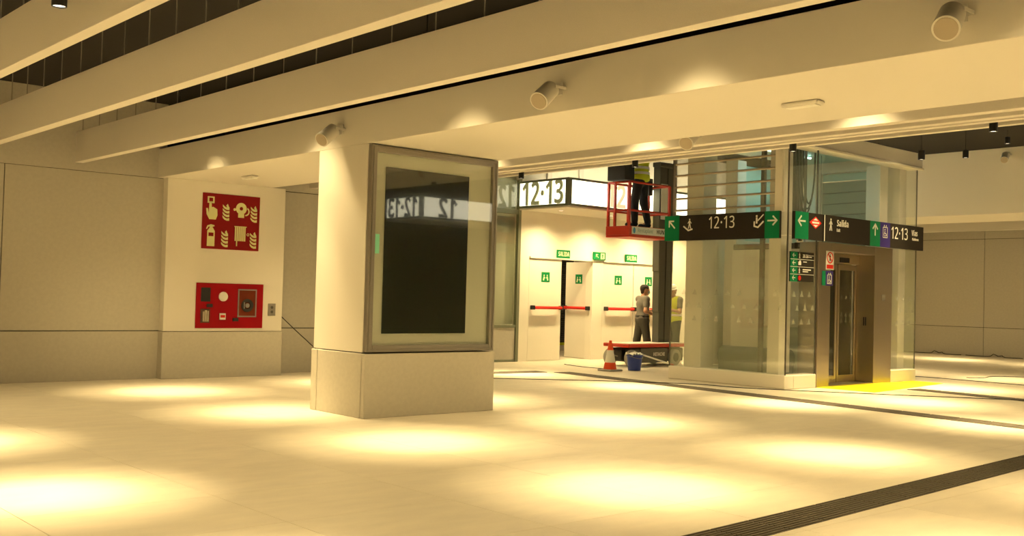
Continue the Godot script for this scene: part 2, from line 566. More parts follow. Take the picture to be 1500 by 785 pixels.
func build_door_hall() -> void:
	var w := structure("wall_back", V(18, 0, -16.1))
	var z := -16.1
	obj("plaster", mb().box(V(14.48, 0, z - 0.2), V(14.73, 2.16, z)).box(V(16.63, 0, z - 0.2), V(16.95, 2.16, z)).box(V(19.0, 0, z - 0.2), V(29.7, 2.16, z)), M.cream, w)
	obj("upper_plaster", mb().box(V(14.48, 2.16, z - 0.2), V(29.7, 5.0, z)), M.cream, w)
	obj("lintel_left", mb().box(V(14.73, 2.16, z), V(16.63, 2.19, z + 0.035)), M.cream, w)
	obj("lintel_right", mb().box(V(16.95, 2.16, z), V(19.0, 2.19, z + 0.035)), M.cream, w)
	# corridor behind the ajar leaf
	obj("corridor", mb().box(V(13.6, 0, -19.2), V(20, 3, -19.0)).box(V(13.6, 0, -19.0), V(13.8, 3, -16.3)).box(V(20, 0, -19.0), V(20.2, 3, -16.3)).box(V(13.6, 2.8, -19.2), V(20.2, 3.0, -16.3)), M.white, w)
	double_door(1, 14.73, 15.68, true, 0.0)
	double_door(2, 15.68, 16.63, false, -1.68)
	double_door(3, 16.95, 17.97, true, 0.0)
	double_door(4, 17.98, 19.0, false, 0.0)
	var cl := thing("corridor_luminaire", "square ceiling light in the corridor behind the ajar door", "light", V(15.8, 2.79, -17.6))
	obj("lamp_panel", mb().box(V(15.5, 2.76, -17.9), V(16.1, 2.799, -17.3), 0.004), M.lens, cl)
	var al := AreaLight3D.new()
	al.name = "light"
	al.area_size = Vector2(0.6, 0.6)
	al.light_energy = 3.0
	al.light_color = warm
	al.shadow_enabled = true
	cl.add_child(al)
	al.position = V(0, -0.05, 0)
	al.rotation.x = -PI / 2
	# black mesh curtain seen in the gap
	var cu := thing("mesh_curtain", "black perforated mesh curtain hanging behind the ajar door", "curtain", V(17.1, 0.25, -17.5))
	var g := mb()
	for i in 13:
		g.box(V(16.8 + i * 0.05, 0.3, -17.52), V(16.828 + i * 0.05, 2.6, -17.5))
	for j in 46:
		g.box(V(16.8, 0.3 + j * 0.05, -17.51), V(17.43, 0.332 + j * 0.05, -17.495))
	obj("mesh", g, M.black, cu)
	obj("hem", mb().box(V(16.8, 0.24, -17.52), V(17.43, 0.30, -17.49), 0.005), M.vest, cu, "yellow hem")
	# glazed screen to the left of the doors
	var s := thing("glazed_screen", "glazed metal screen with solid grey foot panel beside the doors", "screen", V(13.4, 0, z))
	obj("post", mb().box(V(14.40, 0, z - 0.08), V(14.48, 3.75, z), 0.004), M.box_frame, s)
	obj("post", mb().box(V(12.4, 0, z - 0.08), V(12.48, 3.75, z), 0.004), M.box_frame, s)
	obj("rail", mb().box(V(12.48, 3.04, z - 0.07), V(14.40, 3.14, z - 0.01), 0.004), M.box_frame, s)
	obj("rail", mb().box(V(12.48, 0.70, z - 0.07), V(14.40, 0.76, z - 0.01), 0.004), M.box_frame, s)
	obj("rail", mb().box(V(12.48, 0.0, z - 0.07), V(14.40, 0.05, z - 0.01), 0.004), M.box_frame, s)
	obj("foot_panel", mb().box(V(12.48, 0.05, z - 0.06), V(14.40, 0.70, z - 0.03), 0.003), M.concrete, s)
	obj("pane", mb().box(V(12.48, 0.76, z - 0.045), V(14.40, 3.04, z - 0.035)), M.tint_haze_glass, s)
	obj("pane", mb().box(V(12.48, 3.14, z - 0.045), V(14.40, 3.75, z - 0.035)), M.tint_haze_glass, s)
	obj("backing", mb().box(V(12.3, 0.0, z - 0.30), V(14.48, 5.0, z - 0.2)), M.pale_panel, s)
	light_box(false)
	light_box(true)
	for i in 4:
		var t := structure("trim_%d" % (i + 2), V(15.2 + i * 0.95, 3.74, z))
		obj("mullion", mb().box(V(15.15 + i * 0.95, 3.74, z), V(15.28 + i * 0.95, 4.82, z + 0.05), 0.004), M.white, t)

# luminous fascia reading 12·13 that wraps the corner over the doors; the opposite side of the hall has its twin
func light_box(twin: bool) -> void:
	var sgn := -1.0 if twin else 1.0
	var zc := -14.65 if not twin else 1.35
	var xc := 14.40 if not twin else 14.9
	var dz := -1.45 * sgn
	var y0 := 3.16
	var y1 := 3.72
	var lab := "luminous white 12·13 fascia wrapping the corner above the exit doors" if not twin else "luminous 12·13 fascia on the opposite side of the hall"
	var b := thing("light_box_sign", lab, "illuminated sign", V(xc, y0, zc))
	var x1 := 24.0
	var zb := zc + dz
	obj("casing", mb().box(V(xc + 0.12, y0 + 0.05, zc - 0.12 * sgn), V(x1, y1 - 0.03, zb)), M.white, b)
	obj("lower_rail", mb().box(V(xc, y0, zc), V(x1, y0 + 0.05, zb), 0.006), M.box_frame, b)
	obj("upper_rail", mb().box(V(xc, y1 - 0.045, zc), V(x1, y1, zb), 0.006), M.box_frame, b)
	obj("corner_post", mb().box(V(xc, y0 + 0.05, zc), V(xc + 0.10, y1 - 0.045, zc - 0.10 * sgn), 0.006), M.box_frame, b)
	obj("lamp_panel_side", mb().box(V(xc + 0.025, y0 + 0.05, zc - 0.10 * sgn), V(xc + 0.06, y1 - 0.045, zb)), M.lightbox, b, "luminous white side panel")
	obj("lamp_panel_front", mb().box(V(xc + 0.10, y0 + 0.05, zc - 0.025 * sgn), V(x1, y1 - 0.045, zc - 0.06 * sgn)), M.lightbox, b, "luminous white front panel")
	# soffit boards under the box
	obj("soffit", mb().box(V(xc + 0.02, y0 - 0.03, zc - 0.02 * sgn), V(x1, y0 - 0.001, zb)), M.white, b)
	var yc := (y0 + y1) * 0.5
	var nm: Material = M.numeral_dark if twin else M.numeral
	text(b, "lettering", "12·13", 0.47, V(xc + 0.012, yc, zc + dz * 0.53), -PI / 2, nm, 0.76, true, 0.02)
	text(b, "lettering", "12" if twin else "12·13", 0.47, V(xc + (0.82 if twin else 1.75), yc, zc + 0.002 * sgn), PI if twin else 0.0, M.numeral_dark if twin else M.numeral_pale, 0.85, true, 0.02)
	# the light it gives, just in front of the long panel
	if not twin:
		var al := AreaLight3D.new()
		al.name = "light"
		al.light_color = Color(1.0, 0.95, 0.80)
		al.shadow_enabled = true
		al.light_energy = 0.5
		al.area_size = Vector2(5.0, 0.44)
		b.add_child(al, true)
		al.position = V(2.7, 0.28, 0.06)
		al.rotation.y = PI
	if not twin:
		var cv := thing("added_cove_light", "added unseen light strip lying on top of the 12·13 fascia", "light", V(18.0, y1 + 0.02, -15.4))
		obj("added_lamp_strip", mb().box(V(15.0, y1 + 0.002, -15.45), V(21.0, y1 + 0.03, -15.35), 0.005), M.lens, cv)  # unseen strip, added to light the wall above the fascia
		var ca := AreaLight3D.new()
		ca.name = "light"
		ca.area_size = Vector2(6.0, 0.1)
		ca.light_color = Color(1.0, 0.92, 0.72)
		ca.light_energy = 4.0
		ca.shadow_enabled = true
		cv.add_child(ca)
		ca.position = V(0, 0.04, 0)
		ca.rotation.x = 0.5
	# recessed downlights in its soffit
	if not twin:
		for x in [14.95, 16.45, 17.95, 19.45]:
			var dl := thing("recessed_downlight", "small round recessed downlight in the soffit above the exit doors", "light", V(x, y0 - 0.035, -15.42), "recessed downlights above the doors")
			dl.remove_meta("shift")
			obj("bezel", mb().lathe([Vector2(0.045, 0.004), Vector2(0.06, 0.004), Vector2(0.062, 0.0), Vector2(0.045, 0.0)], 20), M.white, dl)
			obj("lamp_lens", mb().cyl(V(0, 0.001, 0), V(0, 0.004, 0), 0.045, -1.0, 16), M.lens, dl)
			spot(dl, -0.02, 74.0, 7.5)

func spot(parent: Node3D, y: float, angle: float, e: float) -> void:
	var l := SpotLight3D.new()
	l.name = "light"
	l.light_color = warm
	l.light_energy = e
	l.spot_angle = angle
	l.spot_angle_attenuation = 1.0
	l.spot_range = 40.0
	l.spot_attenuation = 2.0
	l.light_size = 0.08
	l.shadow_enabled = true
	parent.add_child(l, true)
	l.position = V(0, y, 0)
	l.rotation.x = -PI / 2

# ---------- elevator ----------
func build_elevator() -> void:
	var XL := 14.14
	var XR := 18.26
	var ZF := -9.46
	var ZB := -11.80
	var e := thing("elevator_shaft", "glass elevator shaft on a white plinth with steel doors", "elevator", V(16.2, 0, -10.6))
	obj("plinth", mb().box(V(XL - 0.02, 0, ZB), V(XL + 0.22, 0.22, ZF + 0.02), 0.012), M.cream, e)
	obj("plinth", mb().box(V(XL + 0.22, 0, ZF - 0.20), V(15.0, 0.22, ZF + 0.02), 0.012), M.cream, e)
	obj("plinth", mb().box(V(17.36, 0, ZF - 0.20), V(XR + 0.02, 0.22, ZF + 0.02), 0.012), M.cream, e)
	obj("plinth", mb().box(V(XR - 0.2, 0, ZB), V(XR + 0.02, 0.22, ZF - 0.20), 0.012), M.cream, e)
	obj("plinth", mb().box(V(XL + 0.22, 0, ZB), V(XR - 0.2, 0.22, ZB + 0.2), 0.012), M.cream, e)
	obj("pit_floor", mb().box(V(XL + 0.22, 0.0, ZB + 0.2), V(XR - 0.2, 0.04, -9.9)), M.concrete, e)
	# white posts inside the glass
	for p in [[14.20, -9.84, 0.22], [14.58, -10.10, 0.26], [17.50, -10.05, 0.28], [17.93, -9.86, 0.24], [14.24, -11.56, 0.36], [15.40, -11.62, 0.26], [16.9, -11.62, 0.26], [17.9, -11.62, 0.26]]:
		obj("post", mb().box(V(p[0], 0.22, p[1]), V(p[0] + p[2], 3.9, p[1] + p[2]), 0.006), M.white, e)
	# glass panes: left face, front corner, front right, right face, back
	obj("pane", mb().box(V(XL, 0.22, ZB), V(XL + 0.014, 2.42, ZF - 0.01)), M.tint_haze_glass, e)
	obj("pane", mb().box(V(XL, 2.43, ZB), V(XL + 0.014, 3.9, ZF - 0.01)), M.tint_haze_glass, e)
	obj("pane", mb().box(V(XL + 0.016, 0.22, ZF - 0.014), V(14.97, 2.42, ZF)), M.clear_glass, e)
	obj("pane", mb().box(V(XL + 0.016, 2.43, ZF - 0.014), V(14.97, 3.9, ZF)), M.clear_glass, e)
	obj("pane", mb().box(V(15.0, 2.78, ZF - 0.014), V(17.35, 3.9, ZF)), M.clear_glass, e)
	obj("pane", mb().box(V(17.38, 0.22, ZF - 0.014), V(XR - 0.016, 3.9, ZF)), M.clear_glass, e)
	obj("pane", mb().box(V(XR - 0.014, 0.22, ZB), V(XR, 3.9, ZF)), M.tint_haze_glass, e)
	# thin dark glass joints and end caps
	for j in [V(XL - 0.004, 0.22, ZF - 0.004), V(14.975, 0.22, ZF - 0.02)]:
		obj("glass_joint", mb().box(j, j + V(0.018, 3.68, 0.018)), M.dark_steel, e)
	obj("glass_joint", mb().box(V(XL - 0.004, 0.22, ZB), V(XL + 0.016, 3.9, ZB + 0.018)), M.dark_steel, e)
	obj("glass_joint", mb().box(V(XR - 0.012, 0.22, ZF - 0.012), V(XR + 0.004, 3.9, ZF + 0.004)), M.dark_steel, e)
	# header ring
	obj("header", mb().box(V(XL - 0.08, 3.90, ZF - 0.25), V(XR + 0.08, 4.16, ZF + 0.06), 0.008), M.white, e)
	obj("header", mb().box(V(XL - 0.08, 3.90, ZB), V(XL + 0.25, 4.16, ZF - 0.25), 0.008), M.white, e)
	obj("header", mb().box(V(XR - 0.25, 3.90, ZB), V(XR + 0.08, 4.16, ZF - 0.25), 0.008), M.white, e)
	obj("header_lip", mb().box(V(XL - 0.1, 3.86, ZF - 0.2), V(XR + 0.1, 3.90, ZF + 0.08), 0.006), M.cream, e)
	# louvre tubes on the left face
	for i in 6:
		obj("louvre_tube", mb().cyl(V(XL - 0.05, 2.90 + i * 0.2, -11.70), V(XL - 0.05, 2.90 + i * 0.2, -9.66), 0.018, -1.0, 8), M.louvre, e)
	obj("louvre_post", mb().box(V(XL - 0.06, 2.80, -11.74), V(XL - 0.02, 3.9, -11.69), 0.004), M.alu, e)
	obj("louvre_post", mb().box(V(XL - 0.07, 2.80, -9.66), V(XL - 0.01, 3.9, -9.52), 0.004), M.cream, e)
	# back cladding of the upper shaft
	for i in 6:
		obj("cladding_board", mb().box(V(XR - 0.06, 2.46 + i * 0.215, -11.5), V(XR - 0.03, 2.655 + i * 0.215, -10.12), 0.006), M.slat_panel, e)
	obj("cladding_backing", mb().box(V(XR - 0.03, 2.46, -11.5), V(XR - 0.016, 3.74, -10.12)), M.tank, e)
	obj("cool_tint_top", mb().box(V(XR - 0.05, 3.76, -11.5), V(XR - 0.016, 3.9, -10.12)), M.cyan, e, "top cladding tinted pale cyan for cool light")
	obj("cool_tint_rear", mb().box(V(16.2, 2.5, ZB), V(17.9, 3.9, ZB + 0.04)), M.cyan, e, "rear cladding tinted pale cyan for cool light")
	obj("shaft_lid", mb().box(V(XL + 0.25, 4.10, ZB), V(XR - 0.25, 4.16, ZF - 0.25)), M.cyan, e)  # lid colour holds the same painted cool light
	obj("back_panel", mb().box(V(15.1, 0.22, ZB), V(XR - 0.2, 2.5, ZB + 0.03)), M.cream, e, "pale rear shaft panel")
	var lt := obj("added_lamp_tube", mb().cyl(V(15.6, 4.06, -10.9), V(17.0, 4.06, -10.9), 0.018, -1.0, 10), glow(Color(0.86, 1.0, 0.95), 3.0), e, "added cool white light tube")  # unseen tube, added to brighten the shaft interior
	var sl := AreaLight3D.new()
	sl.name = "light"
	sl.area_size = Vector2(1.4, 0.06)
	sl.light_color = Color(0.80, 1.0, 0.93)
	sl.light_energy = 1.3
	sl.shadow_enabled = true
	lt.add_child(sl)
	sl.position = V(16.3, 4.03, -10.9)
	sl.rotation.x = -PI / 2
	# guide rails and hanging cables
	for r in [[15.08, -9.75, 0.035], [15.30, -10.1, 0.07], [15.55, -10.2, 0.03], [15.95, -10.4, 0.05], [14.74, -10.33, 0.07]]:
		obj("guide_rail", mb().box(V(r[0], 0.04 if r[0] < 15.0 else 2.45, r[1] - r[2]), V(r[0] + r[2], 4.1, r[1]), 0.004), M.dark_steel, e)
	for k in 3:
		var pts: Array = []
		for i in 17:
			var t := i / 16.0
			var y := 4.08 - 1.05 * sin(PI * clampf(t * 1.0, 0.0, 1.0)) ** 0.35
			pts.append(V(15.1 + (0.36 + 0.1 * k) * t, y - 0.08 * k * sin(PI * t), -9.82 - 0.06 * k))
		obj("travelling_cable", mb().tube(pts, 0.014, 6), M.black, e)
	for x in [16.55, 17.05]:
		obj("hoist_rope", mb().cyl(V(x, 2.45, -10.7), V(x, 4.1, -10.7), 0.006, -1.0, 6), M.black, e)
	# grey rounded casing low in the pit
	var g := mb()
	g.cyl(V(15.0, 0.42, -9.95), V(15.0, 0.42, -11.3), 0.17, -1.0, 20)
	g.box(V(14.86, 0.04, -11.3), V(15.14, 0.42, -9.95), 0.01)
	obj("buffer_casing", g, M.tank, e, "grey rounded metal casing")
	# stainless portal
	obj("portal_jamb", mb().box(V(15.0, 0, ZF - 0.34), V(15.36, 2.37, ZF + 0.03), 0.004), M.steel, e, "stainless steel jamb")
	obj("portal_jamb", mb().box(V(16.76, 0, ZF - 0.34), V(17.36, 2.37, ZF + 0.03), 0.004), M.steel, e, "stainless steel jamb")
	obj("portal_lintel", mb().box(V(15.36, 2.225, ZF - 0.34), V(16.76, 2.37, ZF + 0.028), 0.004), M.steel, e)
	obj("portal_head", mb().box(V(15.36, 2.06, ZF - 0.34), V(16.76, 2.222, ZF - 0.27), 0.004), M.steel, e)
	obj("floor_indicator", mb().box(V(16.12, 2.08, ZF - 0.27), V(16.42, 2.165, ZF - 0.255), 0.004), M.black, e, "black floor indicator")
	obj("sill", mb().box(V(15.36, 0, ZF - 0.34), V(16.76, 0.02, ZF + 0.02), 0.003), M.steel, e)
	var zd := ZF - 0.31
	for dd in [[15.37, 16.13], [16.15, 16.75]]:
		var lf := obj("door_leaf", mb().box(V(dd[0], 0.02, zd - 0.03), V(dd[0] + 0.06, 2.05, zd), 0.003).box(V(dd[1] - 0.06, 0.02, zd - 0.03), V(dd[1], 2.05, zd), 0.003).box(V(dd[0] + 0.06, 0.02, zd - 0.03), V(dd[1] - 0.06, 0.14, zd - 0.001), 0.003).box(V(dd[0] + 0.06, 1.95, zd - 0.03), V(dd[1] - 0.06, 2.05, zd - 0.001), 0.003), M.steel, e, "glazed sliding door leaf")
		obj("leaf_pane", mb().box(V(dd[0] + 0.05, 0.13, zd - 0.02), V(dd[1] - 0.05, 1.96, zd - 0.012)), M.door_glass, lf)
		var tr := mb()
		tr.T = face_front(dd[0], 0.0, zd - 0.010)
		for yy in [1.05, 1.15, 1.45]:
			for k in 3:
				var u: float = 0.1 + k * 0.14
				if u + 0.09 < dd[1] - dd[0] - 0.05:
					tr.prism(P2([u, yy, u + 0.08, yy, u + 0.04, yy + 0.08]), 0.0, 0.001)
		if tr.v.size() > 0:
			obj("frosted_marking", tr, M.frost, lf).set_meta("kind", "stuff")
	obj("call_panel", mb().box(V(16.735, 1.0, ZF - 0.165), V(16.755, 1.15, ZF - 0.15), 0.003).box(V(16.735, 1.0, ZF - 0.13), V(16.755, 1.15, ZF - 0.115), 0.003), M.black, e, "black call button panel")
	obj("braille_plate", mb().box(V(17.0, 1.44, ZF + 0.03), V(17.12, 1.55, ZF + 0.036), 0.002), M.alu, e)
	# frosted triangles on the big panes
	var fm := mb()
	fm.T = face_left(XL - 0.002, 0, -11.7)
	for r in 3:
		for k in 9:
			var u: float = 0.15 + k * 0.23 + 0.1 * (r % 2)
			var y: float = 1.02 + r * 0.22
			if (k * 7 + r * 3) % 4 != 0:
				fm.prism(P2([u, y, u + 0.1, y, u + 0.05, y + 0.1]), 0.0, 0.001)
	obj("frosted_marking", fm, M.frost, e).set_meta("kind", "stuff")
	fm = mb()
	fm.T = face_front(14.2, 0, ZF + 0.001)
	for r in 3:
		for k in 3:
			var u: float = 0.1 + k * 0.22 + 0.1 * (r % 2)
			var y: float = 1.02 + r * 0.22
			fm.prism(P2([u, y, u + 0.1, y, u + 0.05, y + 0.1]), 0.0, 0.001)
			fm.prism(P2([u + 3.25, y, u + 3.35, y, u + 3.30, y + 0.1]), 0.0, 0.001)
	obj("frosted_marking", fm, M.frost, e).set_meta("kind", "stuff")
	# car standing behind the doors
	var c := thing("elevator_car", "elevator car with pale panelled sides and handrail inside the glass shaft", "elevator car", V(16.1, 0.04, -10.6))
	obj("car_floor", mb().box(V(15.36, 0.04, -11.4), V(16.8, 0.09, -9.84)), M.dark_steel, c)
	obj("car_roof", mb().box(V(15.36, 2.28, -11.4), V(16.8, 2.38, -9.84), 0.01), M.dark_steel, c)
	obj("side_panel", mb().box(V(15.34, 0.09, -11.4), V(15.37, 2.28, -10.75)), M.cream, c)
	obj("side_panel", mb().box(V(15.34, 0.95, -10.73), V(15.37, 2.28, -9.9)), M.white, c)
	obj("side_panel", mb().box(V(15.34, 0.09, -10.73), V(15.37, 0.94, -9.9)), M.pale_panel, c)
	obj("side_panel", mb().box(V(16.79, 0.09, -11.4), V(16.82, 2.28, -9.9)), M.pale_panel, c)
	obj("rear_panel", mb().box(V(15.37, 0.09, -11.4), V(16.79, 1.0, -11.37)), M.steel, c)
	obj("rear_pane", mb().box(V(15.37, 1.0, -11.4), V(16.79, 2.28, -11.386)), M.tint_haze_glass, c)
	obj("handrail", mb().tube([V(15.5, 0.95, -11.37), V(15.5, 0.95, -11.28), V(16.65, 0.95, -11.28), V(16.65, 0.95, -11.37)], 0.018, 8), M.steel, c)
	# yellow floor area in front of the doors
	var ym := thing("yellow_floor_marking", "bright yellow floor area in front of the elevator doors", "floor marking", V(16.7, 0, -9.0))
	var yg := mb()
	yg.T = Transform3D(Basis(Vector3.RIGHT, -PI / 2), Vector3.ZERO)
	yg.prism(P2([15.02, 9.43, 15.1, 8.46, 18.15, 8.86, 18.2, 9.43]), 0.0, 0.006)
	obj("coating", yg, M.yellow, ym)

# ---------- ceiling baffles ----------
func baffle(label: String, x: float, y0: float, z0: float, z1: float, ceil_y: float, first_wire: float, step: float, thick := 0.115, tall := 0.40) -> void:
	var b := thing("ceiling_baffle", label, "baffle", V(x + thick / 2, y0, (z0 + z1) / 2), "ceiling baffles")
	obj("blade", mb().box(V(x, y0, z0), V(x + thick, y0 + tall, z1), 0.003), M.baffle, b)
	var wm := mb().cyl(V(0, 0, 0), V(0, ceil_y - y0 - tall, 0), 0.006, -1.0, 5, false).mesh()
	var z := first_wire
	while z < z1 - 0.1:
		if z > z0 + 0.05:
			shared("hanger_wire", wm, M.wire, V(x + thick / 2, y0 + tall, z), b)
		z += step

func build_baffles() -> void:
	baffle("white ceiling baffle next to the beam, its end stopping short of the left wall", 5.0, 3.03, -14.78, 5.8, 4.05, -14.685, 0.613, 0.11, 0.42)
	baffle("white ceiling baffle hanging between two others over the near hall", 3.62, 3.03, -14.78, 5.8, 4.05, -14.81, 0.57, 0.12, 0.43)
	baffle("white ceiling baffle with a black downlight hanging in front of it", 2.425, 3.04, -14.78, 5.8, 4.05, -14.6, 0.60, 0.10, 0.43)
	for x in [1.05, -0.15, -1.5, -2.7, -4.1]:
		baffle("white ceiling baffle hanging over the rear of the near hall", x, 3.03, -14.85, 5.8, 4.05, -14.6, 0.60)
	baffle("white ceiling baffle hanging directly beyond the arcade beam, with a speaker", 8.95, 3.04, -16.0, 2.7, 4.82, -15.5, 1.2)
	baffle("white ceiling baffle, second one beyond the arcade beam", 10.10, 3.193, -16.0, 2.7, 4.82, -15.5, 1.2)
	baffle("white ceiling baffle, third one beyond the arcade beam", 11.25, 3.368, -16.0, 2.7, 4.82, -15.5, 1.2)
	baffle("white ceiling baffle, last one before the elevator hall", 12.45, 3.519, -16.0, 2.7, 4.82, -15.5, 1.2, 0.10)

# ---------- lamps ----------
func build_lamps() -> void:
	var lab := "black cylindrical downlight hanging from the dark ceiling"
	var grp := "hanging downlights"
	var proto := thing("hanging_downlight", lab, "light", V(2.23, 3.14, -7.0), grp)
	proto.remove_meta("shift")
	obj("body", mb().lathe([Vector2(0.0, 0.135), Vector2(0.030, 0.135), Vector2(0.046, 0.128), Vector2(0.048, 0.12), Vector2(0.048, 0.0), Vector2(0.041, 0.0), Vector2(0.041, 0.012)], 20), M.black, proto)
	obj("lamp_lens", mb().cyl(V(0, 0.008, 0), V(0, 0.014, 0), 0.041, -1.0, 20), M.lens, proto, "glowing lens")
	var stem := obj("stem", mb().cyl(V(0, 0, 0), V(0, 1, 0), 0.005, -1.0, 6), M.black, proto)
	stem.position.y = 0.135
	stem.scale.y = 4.05 - 3.14 - 0.135
	spot(proto, -0.015, 13.5, 26.0)
	spot(proto, -0.015, 23.5, 16.0)
	spot(proto, -0.015, 49.0, 6.2)
	proto.set_meta("label", "black cylindrical downlight hanging in front of a white ceiling baffle")
	var rows := [
		["black cylindrical downlight hanging in front of a white ceiling baffle", 2.23, 3.14, 4.05, [-12.44, -9.72, -4.28, -1.56, 1.16, 3.88]],
		["black cylindrical downlight over the rear of the near hall", -1.0, 3.2, 4.05, [-12.66, -9.94, -7.22, -4.5, -1.78, 0.94, 3.66]],
		["black cylindrical downlight close to the rear wall", -5.2, 3.2, 4.05, [-12.66, -9.94, -7.22, -4.5, -1.78, 0.94, 3.66]],
		["black cylindrical downlight hidden between the last baffle and the arcade beam", 5.73, 3.62, 4.05, [-13.1, -10.42, -7.74, -5.0, -2.3, 0.4, 3.1]],
		["black cylindrical downlight hidden behind the arcade beam", 8.55, 3.6, 4.82, [-13.3, -10.6, -7.85, -5.15, -2.45, 0.25]],
		["black cylindrical downlight hanging under the last baffle before the elevator", 12.2, 3.41, 4.82, [-13.6, -10.95, -8.1, -5.4, -2.7]],
		["black downlight on a stem by the elevator header", 14.2, 3.45, 4.82, [-7.3, -4.6, -1.9]],
		["black downlight hanging right of the elevator header", 17.2, 3.86, 4.82, [-8.07]],
		["added black downlight hidden high above the elevator front", 14.75, 4.55, 4.82, [-8.7]],  # unseen lamp, put in to brighten the elevator posts
		["added black downlight hidden high above the yellow floor area", 17.3, 4.55, 4.82, [-8.75]],  # unseen lamp, put in to brighten the right posts and the yellow floor
		["black downlight hanging in the hall beyond the elevator", 20.5, 4.55, 4.82, [-14.2, -11.5, -8.8, -6.1, -3.4, -0.7]],
		["black downlight hidden between the far beam and the far wall", 26.9, 3.9, 4.82, [-15.6, -12.9, -10.2, -7.5, -4.8, -2.1]],
	]
	for row in rows:
		for z in row[4]:
			var lamp := copy(proto, V(row[1], row[2], z), row[0])
			lamp.get_node("stem").scale.y = row[3] - row[2] - 0.135
	# loudspeakers on the beam
	var sp := thing("loudspeaker", "white cylindrical loudspeaker on the beam above the pillar", "loudspeaker", V(6.27, 3.15, -10.02), "white loudspeakers on the beam")
	sp.remove_meta("shift")
	var ax := V(-0.78, -0.58, 0.22).normalized()
	var c0 := V(-0.10, -0.01, 0.0)
	obj("body", mb().cyl(c0, c0 + ax * 0.235, 0.078, 0.082, 28), M.plastic, sp)
	obj("rear_cap", mb().cyl(c0 - ax * 0.018, c0, 0.06, 0.078, 28), M.plastic, sp)
	var fr := mb()
	fr.cyl(c0 + ax * 0.235, c0 + ax * 0.24, 0.070, -1.0, 28)
	obj("grille", fr, M.grille, sp, "beige grille")
	obj("bracket", mb().box(V(-0.012, -0.05, -0.05), V(0, 0.06, 0.05), 0.003).box(V(-0.11, -0.012, -0.092), V(-0.0, 0.012, -0.086)).box(V(-0.13, -0.012, 0.086), V(-0.0, 0.012, 0.092)).box(V(-0.012, -0.012, -0.09), V(-0.004, 0.012, 0.09)), M.plastic, sp)
	copy(sp, V(6.27, 3.15, -6.53), "white cylindrical loudspeaker on the beam, the middle one of three")
	copy(sp, V(6.27, 3.15, -2.99), "white cylindrical loudspeaker on the beam facing us with round grille")
	copy(sp, V(8.95, 3.16, -7.12), "white loudspeaker on the baffle behind the arcade beam")
	copy(sp, V(22.73, 4.66, -9.75), "white loudspeaker high on the far beam near the dark ceiling")
	# emergency lights on the soffit
	var em := thing("emergency_luminaire", "flat white emergency light on the underside of the beam", "emergency light", V(7.2, 2.955, -4.7))
	em.remove_meta("shift")
	obj("housing", mb().box(V(-0.06, -0.035, -0.17), V(0.06, -0.001, 0.17), 0.012), M.plastic, em)
	obj("diffuser", mb().box(V(-0.045, -0.042, -0.14), V(0.045, -0.035, 0.14), 0.003), M.sign_white, em)
	copy(em, V(7.02, 2.955, -13.6), "flat white emergency light on the beam in front of the fire signs")

# ---------- signs ----------
func arrow(g: MB, c: Vector2, dir: float, s: float, d: float) -> void:
	var u := Vector2(cos(dir), sin(dir))
	var w := Vector2(-u.y, u.x)
	g.line(c - u * s * 0.5, c + u * s * 0.42, s * 0.15, d)
	g.line(c + u * s * 0.5, c + u * s * 0.08 + w * s * 0.40, s * 0.15, d)
	g.line(c + u * s * 0.5, c + u * s * 0.08 - w * s * 0.40, s * 0.15, d)

func walker(g: MB, c: Vector2, s: float, d: float) -> void:
	g.disc(c + Vector2(0, 0.42) * s, 0.085 * s, d, 12)
	g.line(c + Vector2(0, 0.26) * s, c + Vector2(0, -0.02) * s, 0.17 * s, d)
	g.line(c + Vector2(0.03, -0.02) * s, c + Vector2(0.14, -0.46) * s, 0.10 * s, d)
	g.line(c + Vector2(-0.03, -0.02) * s, c + Vector2(-0.14, -0.46) * s, 0.10 * s, d)
	g.line(c + Vector2(0.06, 0.26) * s, c + Vector2(0.20, 0.04) * s, 0.07 * s, d)
	g.line(c + Vector2(-0.06, 0.26) * s, c + Vector2(-0.20, 0.04) * s, 0.07 * s, d)

func lift_icon(g: MB, c: Vector2, s: float, d: float) -> void:
	var a := 0.34 * s
	var b := 0.42 * s
	for q in [[-a, -b, a, -b], [-a, b, a, b], [-a, -b, -a, b], [a, -b, a, b]]:
		g.line(c + Vector2(q[0], q[1]), c + Vector2(q[2], q[3]), 0.06 * s, d)
	for k in [-1.0, 1.0]:
		g.prism(PackedVector2Array([c + Vector2(0.16 * k - 0.09, 0.50) * s, c + Vector2(0.16 * k + 0.09, 0.50) * s, c + Vector2(0.16 * k, 0.64) * s]), 0.0, d)
	g.disc(c + Vector2(-0.04, 0.24) * s, 0.06 * s, d, 10)
	g.line(c + Vector2(-0.04, 0.14) * s, c + Vector2(-0.04, -0.08) * s, 0.07 * s, d)
	g.line(c + Vector2(-0.04, -0.08) * s, c + Vector2(0.14, -0.10) * s, 0.07 * s, d)
	g.line(c + Vector2(0.14, -0.10) * s, c + Vector2(0.20, -0.28) * s, 0.06 * s, d)
	g.ring(c + Vector2(-0.03, -0.16) * s, 0.15 * s, 0.045 * s, d, 14, 1.9, 6.0)

